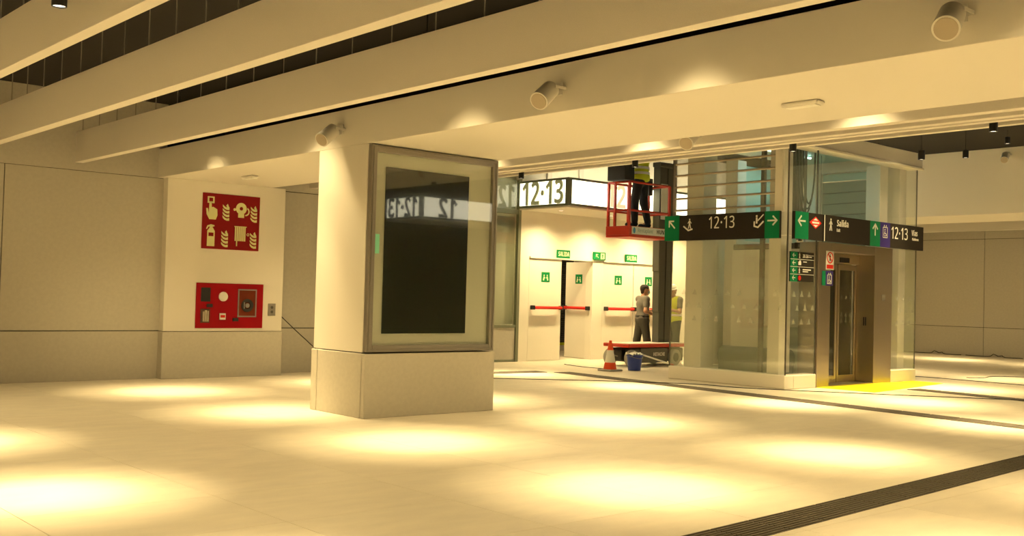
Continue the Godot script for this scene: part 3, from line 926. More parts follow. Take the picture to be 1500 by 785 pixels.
func flame(g: MB, c: Vector2, s: float, d: float) -> void:
	for k in 4:
		var q := c + Vector2(0.0, -0.40 + k * 0.23) * s
		g.prism(PackedVector2Array([q + Vector2(-0.22, 0.26) * s, q + Vector2(-0.20, 0.12) * s, q + Vector2(-0.08, 0.0) * s, q + Vector2(0.08, -0.06) * s, q + Vector2(0.24, -0.05) * s, q + Vector2(0.24, 0.12) * s, q + Vector2(0.08, 0.08) * s, q + Vector2(-0.06, 0.13) * s]), 0.0, d)
	g.prism(PackedVector2Array([c + Vector2(0.02, 0.50) * s, c + Vector2(0.10, 0.36) * s, c + Vector2(0.24, 0.30) * s, c + Vector2(0.20, 0.44) * s, c + Vector2(0.12, 0.62) * s]), 0.0, d)

func board(called: String, label: String, T: Transform3D, w: float, h: float, depth: float, m: Material, category := "sign", group := "") -> Node3D:
	var s := thing(called, label, category, T * V(w / 2, 0, 0), group)
	var g := mb()
	g.T = T
	g.box(V(0, 0, -depth), V(w, h, 0), 0.003)
	obj("panel", g, m, s)
	return s

func patch(s: Node3D, called: String, T: Transform3D, a: Vector2, b: Vector2, d: float, m: Material, label := "") -> void:
	var g := mb()
	g.T = T
	g.box(V(a.x, a.y, 0.0), V(b.x, b.y, d))
	obj(called, g, m, s, label)

func build_signs() -> void:
	# long sign on the elevator's left face
	var T := face_left(14.02, 2.375, -11.86)
	var s := board("wayfinding_sign", "dark 12·13 sign with green arrow ends on the louvred side of the elevator", T, 2.33, 0.43, 0.06, M.sign_dark)
	patch(s, "green_field", T, Vector2(0, 0), Vector2(0.32, 0.43), 0.002, M.sign_green)
	patch(s, "green_field", T, Vector2(2.06, 0), Vector2(2.33, 0.43), 0.002, M.sign_green)
	var g := mb()
	g.T = T
	arrow(g, Vector2(0.16, 0.28), PI * 0.75, 0.17, 0.004)
	arrow(g, Vector2(2.20, 0.28), 0.0, 0.17, 0.004)
	obj("arrow", g, M.sign_white, s)
	g = mb()
	g.T = T
	g.line(Vector2(0.42, 0.24), Vector2(0.52, 0.17), 0.025, 0.004)
	g.line(Vector2(0.52, 0.17), Vector2(0.60, 0.19), 0.025, 0.004)
	walker(g, Vector2(0.545, 0.285), 0.17, 0.004)
	g.line(Vector2(1.86, 0.20), Vector2(1.93, 0.18), 0.025, 0.004)
	g.line(Vector2(1.93, 0.18), Vector2(2.03, 0.27), 0.025, 0.004)
	g.line(Vector2(1.86, 0.20), Vector2(1.86, 0.27), 0.025, 0.004)
	g.line(Vector2(1.93, 0.29), Vector2(2.03, 0.38), 0.018, 0.004)
	g.disc(Vector2(1.905, 0.36), 0.018, 0.004, 10)
	g.line(Vector2(1.905, 0.33), Vector2(1.905, 0.25), 0.03, 0.004)
	obj("pictogram", g, M.sign_white, s)
	text(s, "lettering", "12·13", 0.20, T * V(1.21, 0.285, 0.002), -PI / 2, M.sign_white, 0.80, false)
	# short sign round the corner
	T = face_front(14.17, 2.375, -9.34)
	s = board("wayfinding_sign", "short sign with green left arrow and red diamond beside the elevator portal", T, 0.79, 0.43, 0.06, M.sign_dark)
	patch(s, "green_field", T, Vector2(0, 0), Vector2(0.37, 0.43), 0.002, M.sign_green)
	g = mb()
	g.T = T
	arrow(g, Vector2(0.18, 0.285), PI, 0.19, 0.004)
	obj("arrow", g, M.sign_white, s)
	g = mb()
	g.T = T
	g.prism(P2([0.40, 0.28, 0.57, 0.38, 0.74, 0.28, 0.57, 0.18]), 0.0, 0.004)
	obj("diamond", g, M.sign_red, s, "red diamond emblem")
	g = mb()
	g.T = T.translated_local(V(0, 0, 0.004))
	g.prism(P2([0.50, 0.245, 0.57, 0.205, 0.64, 0.245]), 0.0, 0.002)
	g.prism(P2([0.50, 0.315, 0.57, 0.355, 0.64, 0.315]), 0.0, 0.002)
	g.box(V(0.47, 0.265, 0), V(0.67, 0.295, 0.002))
	obj("emblem_bar", g, M.sign_white, s)
	# long sign over the doors
	T = face_front(15.0, 2.375, -9.34)
	s = board("wayfinding_sign", "long sign over the elevator doors reading Salida, 12·13 and Vías", T, 3.29, 0.43, 0.06, M.sign_dark)
	patch(s, "edge_strip", T, Vector2(-0.004, 0), Vector2(0.016, 0.43), 0.003, M.sign_white)
	patch(s, "green_field", T, Vector2(1.42, 0), Vector2(1.75, 0.43), 0.002, M.sign_green)
	patch(s, "violet_field", T, Vector2(1.75, 0), Vector2(2.09, 0.43), 0.002, M.sign_violet, "violet field")
	g = mb()
	g.T = T
	walker(g, Vector2(0.19, 0.28), 0.20, 0.004)
	obj("pictogram", g, M.sign_white, s)
	g = mb()
	g.T = T
	arrow(g, Vector2(1.585, 0.285), PI / 2, 0.19, 0.004)
	obj("arrow", g, M.sign_white, s)
	g = mb()
	g.T = T
	lift_icon(g, Vector2(1.92, 0.255), 0.21, 0.004)
	obj("pictogram", g, M.sign_white, s)
	text(s, "lettering", "Salida", 0.105, T * V(0.55, 0.315, 0.002), 0.0, M.sign_white, 0.86)
	text(s, "lettering", "Exit", 0.05, T * V(0.42, 0.20, 0.002), 0.0, M.sign_white, 0.86)
	text(s, "lettering", "12·13", 0.21, T * V(2.42, 0.265, 0.002), 0.0, M.sign_white, 0.84, false)
	text(s, "lettering", "Vías", 0.10, T * V(2.96, 0.30, 0.002), 0.0, M.sign_white, 0.80)
	text(s, "lettering", "Platforms", 0.045, T * V(2.99, 0.19, 0.002), 0.0, M.sign_white, 0.80)
	# four small boards below the short sign
	T = face_front(14.19, 1.70, -9.43)
	s = board("direction_board", "small four-row board with green left arrows on the elevator glass", T, 0.67, 0.475, 0.02, M.sign_dark)
	patch(s, "green_field", T, Vector2(0, 0), Vector2(0.20, 0.475), 0.002, M.sign_green)
	for i in 3:
		patch(s, "divider", T, Vector2(0, 0.114 + i * 0.119), Vector2(0.67, 0.121 + i * 0.119), 0.004, M.sign_white)
	for i in 4:
		g = mb()
		g.T = T
		arrow(g, Vector2(0.10, 0.06 + i * 0.119), PI, 0.075, 0.005)
		obj("arrow", g, M.sign_white, s)
	g = mb()
	g.T = T
	walker(g, Vector2(0.255, 0.417), 0.09, 0.004)
	walker(g, Vector2(0.255, 0.179), 0.09, 0.004)
	g.box(V(0.225, 0.265, 0), V(0.30, 0.32, 0.004))
	g.box(V(0.25, 0.32, 0), V(0.29, 0.338, 0.004))
	for r in [[0.36, 0.312, 0.46, 0.326], [0.35, 0.185, 0.58, 0.205], [0.35, 0.155, 0.50, 0.172], [0.50, 0.420, 0.65, 0.432], [0.50, 0.395, 0.60, 0.405]]:
		g.box(V(r[0], r[1], 0), V(r[2], r[3], 0.004))
	obj("pictogram", g, M.sign_white, s)
	text(s, "lettering", "20 26", 0.055, T * V(0.42, 0.413, 0.002), 0.0, M.sign_white, 0.8)
	g = mb()
	g.T = T
	g.disc(Vector2(0.265, 0.06), 0.04, 0.004, 14)
	obj("red_roundel", g, M.sign_red, s)
	# small black camera above it
	var cam := thing("intercom_box", "small black box on the elevator glass above the direction board", "box", V(14.38, 2.25, -9.44))
	obj("housing", mb().box(V(14.33, 2.22, -9.46), V(14.41, 2.32, -9.40), 0.008), M.black, cam)
	obj("bezel", mb().cyl(V(14.37, 2.27, -9.40), V(14.37, 2.27, -9.392), 0.022, -1.0, 14), M.dark_steel, cam)
	# prohibition notice and lift pictogram on the steel jamb
	T = face_front(15.20, 1.92, -9.42)
	s = board("prohibition_notice", "white notice with red prohibition circle on the steel jamb", T, 0.235, 0.31, 0.006, M.sign_white, "notice")
	g = mb()
	g.T = T
	g.ring(Vector2(0.117, 0.20), 0.085, 0.018, 0.003, 22)
	g.line(Vector2(0.06, 0.26), Vector2(0.175, 0.14), 0.016, 0.003)
	g.box(V(0.02, 0.02, 0), V(0.215, 0.085, 0.003))
	obj("red_print", g, M.sign_red, s)
	g = mb()
	g.T = T
	walker(g, Vector2(0.117, 0.20), 0.12, 0.002)
	obj("black_print", g, M.sign_dark, s)
	T = face_front(15.09, 1.66, -9.42)
	s = board("lift_plate", "violet plate with white lift pictogram and green edge on the steel jamb", T, 0.33, 0.24, 0.006, M.sign_violet)
	patch(s, "green_field", T, Vector2(0, 0), Vector2(0.10, 0.24), 0.002, M.sign_green)
	g = mb()
	g.T = T
	lift_icon(g, Vector2(0.215, 0.105), 0.17, 0.004)
	obj("pictogram", g, M.sign_white, s)
	# exit signs over the doors
	for q in [[15.50, "SALIDA", "green SALIDA sign over the ajar exit door"], [17.66, "SALIDA", "green SALIDA sign over the closed exit doors by the lift mast"]]:
		T = face_front(q[0], 2.19, -16.06)
		s = board("exit_sign", q[2], T, 0.38, 0.175, 0.03, M.exit_green)
		text(s, "lettering", q[1], 0.095, T * V(0.19, 0.0875, 0.001), 0.0, M.exit_print, 0.72)
	T = face_front(16.60, 2.20, -16.05)
	s = board("exit_sign", "green running man exit sign on the post between the doors", T, 0.38, 0.17, 0.03, M.exit_green)
	g = mb()
	g.T = T
	g.box(V(0.22, 0.02, 0), V(0.34, 0.15, 0.003))
	arrow(g, Vector2(0.11, 0.085), PI * 0.75, 0.10, 0.003)
	obj("pictogram", g, M.exit_print, s)
	g = mb()
	g.T = T.translated_local(V(0, 0, 0.003))
	walker(g, Vector2(0.28, 0.082), 0.12, 0.002)
	obj("running_man", g, M.exit_green, s)
	# red fire sign on the pier
	T = face_front(6.905, 1.942, -14.838)
	s = board("fire_sign", "red sign with four fire equipment pictograms on the pier", T, 0.945, 0.84, 0.012, M.red_sign)
	g = mb()
	g.T = T
	g.box(V(0.075, 0.69, 0), V(0.185, 0.79, 0.003))   # call point
	g.prism(P2([0.055, 0.61, 0.085, 0.61, 0.10, 0.53, 0.105, 0.71, 0.14, 0.71, 0.145, 0.63, 0.17, 0.635, 0.20, 0.62, 0.235, 0.60, 0.24, 0.51, 0.215, 0.445, 0.11, 0.445, 0.065, 0.52]), 0.0, 0.003)
	obj("pictogram_call_point", g, M.glow_print, s)
	g = mb()
	g.T = T.translated_local(V(0, 0, 0.003))
	g.box(V(0.10, 0.715, 0), V(0.16, 0.77, 0.002))
	obj("button_print", g, M.red_sign, s)
	g = mb()
	g.T = T
	g.disc(Vector2(0.63, 0.64), 0.09, 0.003, 20)
	g.box(V(0.58, 0.50, 0), V(0.68, 0.56, 0.003))
	g.disc(Vector2(0.52, 0.62), 0.022, 0.003, 10)
	g.ring(Vector2(0.70, 0.60), 0.06, 0.02, 0.003, 10, -1.6, 1.0)
	obj("pictogram_bell", g, M.glow_print, s)
	g = mb()
	g.T = T.translated_local(V(0, 0, 0.003))
	g.disc(Vector2(0.63, 0.64), 0.028, 0.002, 14)
	obj("bell_print", g, M.red_sign, s)
	g = mb()
	g.T = T
	g.prism(P2([0.085, 0.04, 0.205, 0.04, 0.205, 0.27, 0.18, 0.31, 0.165, 0.33, 0.20, 0.345, 0.195, 0.36, 0.14, 0.37, 0.085, 0.35, 0.065, 0.30, 0.08, 0.295, 0.10, 0.33, 0.125, 0.335, 0.115, 0.31, 0.085, 0.27]), 0.0, 0.003)
	obj("pictogram_extinguisher", g, M.glow_print, s)
	g = mb()
	g.T = T.translated_local(V(0, 0, 0.003))
	g.box(V(0.105, 0.19, 0), V(0.185, 0.245, 0.002))
	obj("extinguisher_print", g, M.red_sign, s)
	g = mb()
	g.T = T
	for i in 6:
		g.box(V(0.535 + i * 0.031, 0.14, 0), V(0.558 + i * 0.031, 0.36, 0.003))
	g.box(V(0.525, 0.355, 0), V(0.73, 0.368, 0.003))
	g.box(V(0.56, 0.06, 0), V(0.578, 0.14, 0.003))
	g.ring(Vector2(0.755, 0.245), 0.018, 0.010, 0.003, 12)
	obj("pictogram_hose", g, M.glow_print, s)
	for c in [Vector2(0.375, 0.55), Vector2(0.84, 0.55), Vector2(0.365, 0.145), Vector2(0.84, 0.145)]:
		g = mb()
		g.T = T
		flame(g, c, 0.24, 0.003)
		obj("flame", g, M.glow_print, s)
	# red hose and alarm cabinet
	T = face_front(6.85, 0.745, -14.835)
	s = board("fire_cabinet", "red fire hose and alarm cabinet low on the pier", T, 1.105, 0.68, 0.015, M.red, "fire cabinet")
	patch(s, "window_frame", T, Vector2(0.675, 0.17), Vector2(0.99, 0.60), 0.008, M.alu, "glazed hose window")
	patch(s, "hose_window", T, Vector2(0.695, 0.19), Vector2(0.97, 0.58), 0.010, mat(lin(0.16, 0.03, 0.012), 0.15))
	g = mb()
	g.T = T.translated_local(V(0, 0, 0.010))
	g.ring(Vector2(0.83, 0.35), 0.075, 0.05, 0.012, 26)
	obj("hose_reel", g, M.rubber, s, "coiled black hose")
	g = mb()
	g.T = T.translated_local(V(0, 0, 0.010))
	g.disc(Vector2(0.83, 0.35), 0.035, 0.016, 16)
	g.box(V(0.77, 0.30, 0), V(0.785, 0.40, 0.014))
	obj("reel_hub", g, M.alu, s)
	g = mb()
	g.T = T
	g.disc(Vector2(0.43, 0.48), 0.072, 0.02, 24)
	obj("alarm_sounder", g, M.plastic, s, "round white sounder")
	patch(s, "call_point", T, Vector2(0.38, 0.13), Vector2(0.475, 0.225), 0.02, M.plastic, "white call point")
	patch(s, "call_point_glass", T, Vector2(0.39, 0.16), Vector2(0.465, 0.20), 0.022, M.sign_red)
	patch(s, "upper_niche", T, Vector2(0.075, 0.40), Vector2(0.225, 0.61), 0.004, M.black, "dark glazed niche")
	patch(s, "lower_niche", T, Vector2(0.075, 0.08), Vector2(0.225, 0.29), 0.004, mat(lin(0.10, 0.05, 0.03), 0.25))
	g = mb()
	g.T = T
	g.cyl(V(0.12, 0.10, 0.012), V(0.12, 0.25, 0.012), 0.014, -1.0, 10)
	g.cyl(V(0.155, 0.10, 0.012), V(0.155, 0.27, 0.012), 0.016, -1.0, 10)
	g.cyl(V(0.19, 0.10, 0.012), V(0.19, 0.26, 0.012), 0.014, -1.0, 10)
	obj("hose_coupling", g, M.grille, s)
	for a in [Vector2(0.17, 0.315), Vector2(0.60, 0.105)]:
		patch(s, "latch", T, a, a + Vector2(0.09, 0.05), 0.015, M.black)
	# grey socket box
	T = face_front(8.05, 0.94, -14.84)
	s = board("socket_box", "small grey electrical socket box on the pier beside the red cabinet", T, 0.13, 0.19, 0.03, M.alu, "socket")
	g = mb()
	g.T = T
	g.disc(Vector2(0.065, 0.13), 0.022, 0.004, 12)
	g.disc(Vector2(0.065, 0.06), 0.022, 0.004, 12)
	obj("outlet", g, M.dark_steel, s)

# ---------- mast lift, cone, bucket ----------
func wheel(parent: Node3D, c: Vector3, r: float) -> void:
	var g := mb()
	g.T = Transform3D(Basis(Vector3.RIGHT, PI / 2), c)
	g.lathe([Vector2(r * 0.55, 0.05), Vector2(r * 0.9, 0.055), Vector2(r, 0.035), Vector2(r, -0.035), Vector2(r * 0.9, -0.055), Vector2(r * 0.55, -0.05)], 26)
	var t := obj("wheel", g, M.tyre, parent, "pale solid tyre")
	var h := mb()
	h.T = g.T
	h.lathe([Vector2(0.0, 0.042), Vector2(r * 0.2, 0.045), Vector2(r * 0.58, 0.035), Vector2(r * 0.58, -0.035), Vector2(r * 0.2, -0.045), Vector2(0.0, -0.042)], 20)
	obj("hub", h, M.lift_grey, t)

func build_lift() -> void:
	var l := thing("mast_lift", "red and grey vertical mast lift raised in front of the exit doors", "mast lift", V(16.4, 0, -14.38))
	obj("chassis", mb().box(V(15.72, 0.09, -14.66), V(17.38, 0.36, -14.12), 0.02), M.lift_grey, l, "dark grey chassis")
	obj("side_skirt", mb().box(V(15.98, 0.07, -14.115), V(16.82, 0.37, -14.08), 0.01), M.lift_grey, l)
	obj("deck", mb().box(V(15.58, 0.385, -14.74), V(17.46, 0.455, -14.03), 0.012), M.lift_red, l, "red deck rim")
	obj("deck_plate", mb().box(V(15.62, 0.455, -14.71), V(17.42, 0.462, -14.07)), M.plastic, l, "pale deck plate")
	for c in [V(15.72, 0.17, -14.09), V(17.05, 0.17, -14.09), V(15.72, 0.17, -14.66), V(17.05, 0.17, -14.66)]:
		wheel(l, c, 0.17)
	text(l, "lettering", "HITACHI", 0.07, V(16.55, 0.24, -14.077), 0.0, M.sign_white, 0.9)
	obj("control_box", mb().box(V(15.60, 0.12, -14.55), V(15.72, 0.34, -14.25), 0.01), M.black, l)
	obj("tow_eye", mb().tube([V(15.6, 0.2, -14.35), V(15.5, 0.22, -14.37), V(15.48, 0.28, -14.40), V(15.5, 0.32, -14.43), V(15.6, 0.30, -14.45)], 0.014, 8), M.alu, l)
	# telescopic mast, four nested sections
	var hs := [[0.46, 1.25, 0.19], [1.1, 2.1, 0.21], [1.95, 3.0, 0.23], [2.7, 4.16, 0.25]]
	for i in 4:
		var w: float = hs[i][2]
		var sec := obj("mast_section", mb().box(V(17.14 - w, hs[i][0], -14.63), V(17.14 + w, hs[i][1], -14.45 + 0.004 * i), 0.01), M.mast, l)
		obj("section_groove", mb().box(V(17.12, hs[i][0] + 0.02, -14.45 + 0.004 * i), V(17.14, hs[i][1] - 0.02, -14.44 + 0.004 * i)), M.black, sec)
	obj("mast_head", mb().box(V(16.86, 4.16, -14.64), V(17.42, 4.26, -14.42), 0.015), M.mast, l)
	# basket
	var bx0 := 15.24
	var bx1 := 16.50
	var bz0 := -14.42
	var bz1 := -13.80
	var by := 2.57
	obj("basket_floor", mb().box(V(bx0, by, bz0), V(bx1, by + 0.05, bz1), 0.008), M.lift_red, l)
	for z in [bz0, bz1 - 0.02]:
		obj("toe_board", mb().box(V(bx0, by + 0.05, z), V(bx1, by + 0.22, z + 0.02), 0.004), M.lift_red, l)
	for x in [bx0, bx1 - 0.02]:
		obj("toe_board", mb().box(V(x, by + 0.05, bz0 + 0.02), V(x + 0.02, by + 0.22, bz1 - 0.02), 0.004), M.lift_red, l)
	for p in [V(bx0 + 0.03, 0, bz0 + 0.03), V(bx0 + 0.03, 0, bz1 - 0.03), V(bx1 - 0.03, 0, bz0 + 0.03), V(bx1 - 0.03, 0, bz1 - 0.03), V(bx0 + 0.03, 0, (bz0 + bz1) / 2 - 0.1), V(bx0 + 0.62, 0, bz0 + 0.03)]:
		obj("upright", mb().box(p + V(-0.025, by + 0.05, -0.025), p + V(0.025, 3.66, 0.025), 0.006), M.lift_red, l)
	for y in [3.10, 3.66]:
		obj("guard_rail", mb().tube([V(bx0 + 0.03, y, bz0 + 0.03), V(bx0 + 0.03, y, bz1 - 0.03), V(bx1 - 0.03, y, bz1 - 0.03), V(bx1 - 0.03, y, bz0 + 0.03), V(bx0 + 0.03, y, bz0 + 0.03)], 0.022, 8), M.lift_red, l)
	obj("step_platform", mb().box(V(15.5, by + 0.05, -14.34), V(16.2, by + 0.225, -13.86), 0.008), M.lift_grey, l)
	obj("banner", mb().box(V(15.32, by + 0.06, bz1 + 0.001), V(bx1 - 0.02, by + 0.21, bz1 + 0.006)), M.plastic, l, "pale company banner with blue spot")
	var g := mb()
	g.T = face_front(15.39, by + 0.135, bz1 + 0.006)
	g.disc(Vector2.ZERO, 0.035, 0.003, 14, 0.06)
	obj("banner_mark", g, mat(lin(0.05, 0.25, 0.45), 0.5), l)
	text(l, "lettering", "Rentaplant", 0.075, V(15.72, by + 0.14, bz1 + 0.006), 0.0, mat(lin(0.25, 0.34, 0.30), 0.5), 0.9, false)
	text(l, "lettering", "HUNTA", 0.085, V(16.24, by + 0.14, bz1 + 0.006), 0.0, M.sign_dark, 0.9)
	obj("basket_arm", mb().box(V(16.5, 2.62, -14.45), V(16.9, 2.82, -14.3), 0.01), M.mast, l)
	obj("control_station", mb().box(V(bx1 - 0.14, 3.50, bz0 - 0.02), V(bx1 - 0.02, 3.85, bz0 + 0.14), 0.01), M.black, l)
	obj("document_plate", mb().box(V(16.92, 3.05, -14.437), V(17.12, 3.80, -14.42)), M.plastic, l)
	# dark cabinet standing on the basket rails
	var k := thing("black_box", "black equipment box balanced on the corner of the lift basket", "box", V(15.3, 3.69, -14.1))
	obj("body", mb().box(V(15.16, 3.69, -14.34), V(15.44, 4.10, -13.86), 0.01), M.rubber, k)
	obj("lid", mb().box(V(15.15, 4.10, -14.35), V(15.45, 4.125, -13.85), 0.005), M.black, k)
	# traffic cone
	var c := thing("traffic_cone", "orange and white traffic cone beside the mast lift", "traffic cone", V(14.42, 0, -13.45))
	c.remove_meta("shift")
	obj("base", mb().box(V(-0.17, 0, -0.17), V(0.17, 0.035, 0.17), 0.012), M.tyre, c)
	obj("cone_body", mb().lathe([Vector2(0.125, 0.035), Vector2(0.100, 0.16)], 26), M.cone, c)
	obj("white_band", mb().lathe([Vector2(0.100, 0.16), Vector2(0.058, 0.39)], 26), M.sign_white, c)
	obj("cone_top", mb().lathe([Vector2(0.058, 0.39), Vector2(0.040, 0.50), Vector2(0.030, 0.515), Vector2(0.027, 0.56), Vector2(0.020, 0.57), Vector2(0.0, 0.57)], 26), M.cone, c)
	# bucket
	var b := thing("bucket", "blue plastic bucket with white rag on the rim", "bucket", V(15.02, 0, -13.38))
	b.remove_meta("shift")
	obj("pail", mb().lathe([Vector2(0.0, 0.0), Vector2(0.115, 0.0), Vector2(0.12, 0.01), Vector2(0.148, 0.27), Vector2(0.158, 0.272), Vector2(0.158, 0.295), Vector2(0.142, 0.295), Vector2(0.112, 0.02), Vector2(0.0, 0.02)], 28), M.bucket, b)
	var hp: Array = []
	for i in 13:
		var a := PI * i / 12.0
		hp.append(V(cos(a) * 0.155, 0.28 - sin(a) * 0.05, sin(a) * 0.162))
	obj("handle", mb().tube(hp, 0.006, 6), M.alu, b)
	var rg := mb()
	for i in 18:
		for j in 6:
			var f := func(u: int, w: int) -> Vector3:
				var x := -0.15 + 0.3 * u / 18.0
				var z := -0.10 + 0.2 * w / 6.0
				return V(x, 0.315 + 0.018 * sin(u * 1.3 + w) + 0.012 * cos(w * 1.7 + u * 0.4), z)
			var nn: Vector3 = (f.call(i, j + 1) - f.call(i, j)).cross(f.call(i + 1, j) - f.call(i, j)).normalized()
			rg.quad(f.call(i, j), f.call(i + 1, j), f.call(i + 1, j + 1), f.call(i, j + 1), nn)
			rg.quad(f.call(i, j) - V(0, 0.02, 0), f.call(i + 1, j) - V(0, 0.02, 0), f.call(i + 1, j + 1) - V(0, 0.02, 0), f.call(i, j + 1) - V(0, 0.02, 0), -nn)
	tag(obj("cleaning_rag", rg, M.sign_white), "crumpled white rag lying over the blue bucket", "rag")
	get_node("cleaning_rag").position = V(15.02, 0, -13.38)
	# pole leaning from the bucket
	var pl := thing("broom_pole", "white pole with red tip leaning from the bucket along the lift", "pole", V(16.75, 0.05, -13.85))
	obj("shaft", mb().cyl(V(15.10, 0.34, -13.46), V(16.55, 0.07, -13.83), 0.016, -1.0, 10), M.sign_white, pl)
	obj("tip", mb().cyl(V(16.55, 0.07, -13.83), V(16.78, 0.028, -13.885), 0.018, -1.0, 10), M.lift_red, pl)

# ---------- people ----------
# tapered capsules joined with a smooth minimum, meshed as surface nets
func skin_mesh(out: MB, bones: Array, cell: float, k := 0.03) -> void:
	var lo := V(1e9, 1e9, 1e9)
	var hi := -lo
	for b in bones:
		var r: float = maxf(b[2], b[3]) + k + cell * 2.0
		for i in 2:
			var p: Vector3 = b[i]
			lo = lo.min(p - V(r, r, r))
			hi = hi.max(p + V(r, r, r))
	var nx := int((hi.x - lo.x) / cell) + 2
	var ny := int((hi.y - lo.y) / cell) + 2
	var nz := int((hi.z - lo.z) / cell) + 2
	var f := PackedFloat32Array()
	f.resize(nx * ny * nz)
	f.fill(1.0)
	for b in bones:
		var a: Vector3 = b[0]
		var c: Vector3 = b[1]
		var ra: float = b[2]
		var rc: float = b[3]
		var d := c - a
		var dd := maxf(d.length_squared(), 1e-8)
		var rr := maxf(ra, rc) + k + cell * 2.0
		var p0 := (a.min(c) - V(rr, rr, rr) - lo) / cell
		var p1 := (a.max(c) + V(rr, rr, rr) - lo) / cell
		for z in range(maxi(0, int(p0.z)), mini(nz, int(p1.z) + 1)):
			for y in range(maxi(0, int(p0.y)), mini(ny, int(p1.y) + 1)):
				var row := (z * ny + y) * nx
				for x in range(maxi(0, int(p0.x)), mini(nx, int(p1.x) + 1)):
					var p := lo + V(x, y, z) * cell
					var t := clampf((p - a).dot(d) / dd, 0.0, 1.0)
					var s := p.distance_to(a + d * t) - lerpf(ra, rc, t)
					var o := f[row + x]
					var h := maxf(k - absf(o - s), 0.0) / k
					f[row + x] = minf(o, s) - h * h * k * 0.25
	var ids := PackedInt32Array()
	ids.resize(nx * ny * nz)
	ids.fill(-1)
	var vs := PackedVector3Array()
	var off := [0, 1, nx, nx + 1, nx * ny, nx * ny + 1, nx * ny + nx, nx * ny + nx + 1]
	var edges := [[0, 1], [2, 3], [4, 5], [6, 7], [0, 2], [1, 3], [4, 6], [5, 7], [0, 4], [1, 5], [2, 6], [3, 7]]
	for z in nz - 1:
		for y in ny - 1:
			var row := (z * ny + y) * nx
			for x in nx - 1:
				var i := row + x
				if f[i] > cell * 2.0:
					continue
				var inside := 0
				for q in 8:
					if f[i + off[q]] < 0.0:
						inside += 1
				if inside == 0 or inside == 8:
					continue
				var sum := Vector3.ZERO
				var cnt := 0
				for e in edges:
					var fa := f[i + off[e[0]]]
					var fb := f[i + off[e[1]]]
					if (fa < 0.0) != (fb < 0.0):
						var t := fa / (fa - fb)
						var pa := V(e[0] & 1, (e[0] >> 1) & 1, e[0] >> 2)
						var pb := V(e[1] & 1, (e[1] >> 1) & 1, e[1] >> 2)
						sum += pa.lerp(pb, t)
						cnt += 1
				ids[i] = vs.size()
				vs.append(lo + (V(x, y, z) + sum / cnt) * cell)
	var ns := PackedVector3Array()
	ns.resize(vs.size())
	var quads: Array = []
	var step := [1, nx, nx * ny]
	for z in range(1, nz - 1):
		for y in range(1, ny - 1):
			var row := (z * ny + y) * nx
			for x in range(1, nx - 1):
				var i := row + x
				if ids[i] < 0:
					continue
				for a in 3:
					if (f[i] < 0.0) == (f[i + step[a]] < 0.0):
						continue
					var b: int = step[(a + 1) % 3]
					var c: int = step[(a + 2) % 3]
					var q0 := ids[i]
					var q1 := ids[i - b]
					var q2 := ids[i - b - c]
					var q3 := ids[i - c]
					if q0 < 0 or q1 < 0 or q2 < 0 or q3 < 0:
						continue
					var nn := (vs[q1] - vs[q0]).cross(vs[q3] - vs[q0])
					var ax := Vector3.ZERO
					ax[a] = 1.0 if f[i] < 0.0 else -1.0
					if nn.dot(ax) < 0.0:
						nn = -nn
					for q in [q0, q1, q2, q3]:
						ns[q] += nn
					quads.append([q0, q1, q2, q3])
	for q in quads:
		out.tri(vs[q[0]], vs[q[1]], vs[q[2]], ns[q[0]], ns[q[1]], ns[q[2]])
		out.tri(vs[q[0]], vs[q[2]], vs[q[3]], ns[q[0]], ns[q[2]], ns[q[3]])

# a hand: palm and five separate bent fingers; w wrist, d the way the fingers point, up the back of the hand, s side of the thumb
func hand_bones(w: Vector3, d: Vector3, up: Vector3, s: float, curl: float) -> Array:
	d = d.normalized()
	var side := d.cross(up).normalized() * s
	var top := side.cross(d).normalized() * s
	var bones: Array = []
	var palm := w + d * 0.085
	for k in 4:
		var o := side * (0.030 - 0.020 * k)
		bones.append([w + o * 0.5, palm + o, 0.015, 0.012])
		var ln: float = [0.068, 0.078, 0.072, 0.056][k]
		var j0 := palm + o
		var d1 := (d - top * curl * 0.5).normalized()
		var d2 := (d - top * curl * 1.3).normalized()
		var d3 := (d * 0.6 - top * curl * 2.0).normalized()
		var j1 := j0 + d1 * ln * 0.45
		var j2 := j1 + d2 * ln * 0.32
		bones.append([j0, j1, 0.0095, 0.009])
		bones.append([j1, j2, 0.009, 0.0085])
		bones.append([j2, j2 + d3 * ln * 0.25, 0.0085, 0.0075])
	var t0 := w + d * 0.03 + side * 0.028
	var t1 := t0 + (d * 0.6 + side * 0.7).normalized() * 0.042
	bones.append([w + d * 0.02 + side * 0.012, t0, 0.015, 0.013])
	bones.append([t0, t1, 0.012, 0.010])
	bones.append([t1, t1 + (d * 0.95 + side * 0.15 - top * curl * 0.6).normalized() * 0.032, 0.010, 0.008])
	return bones

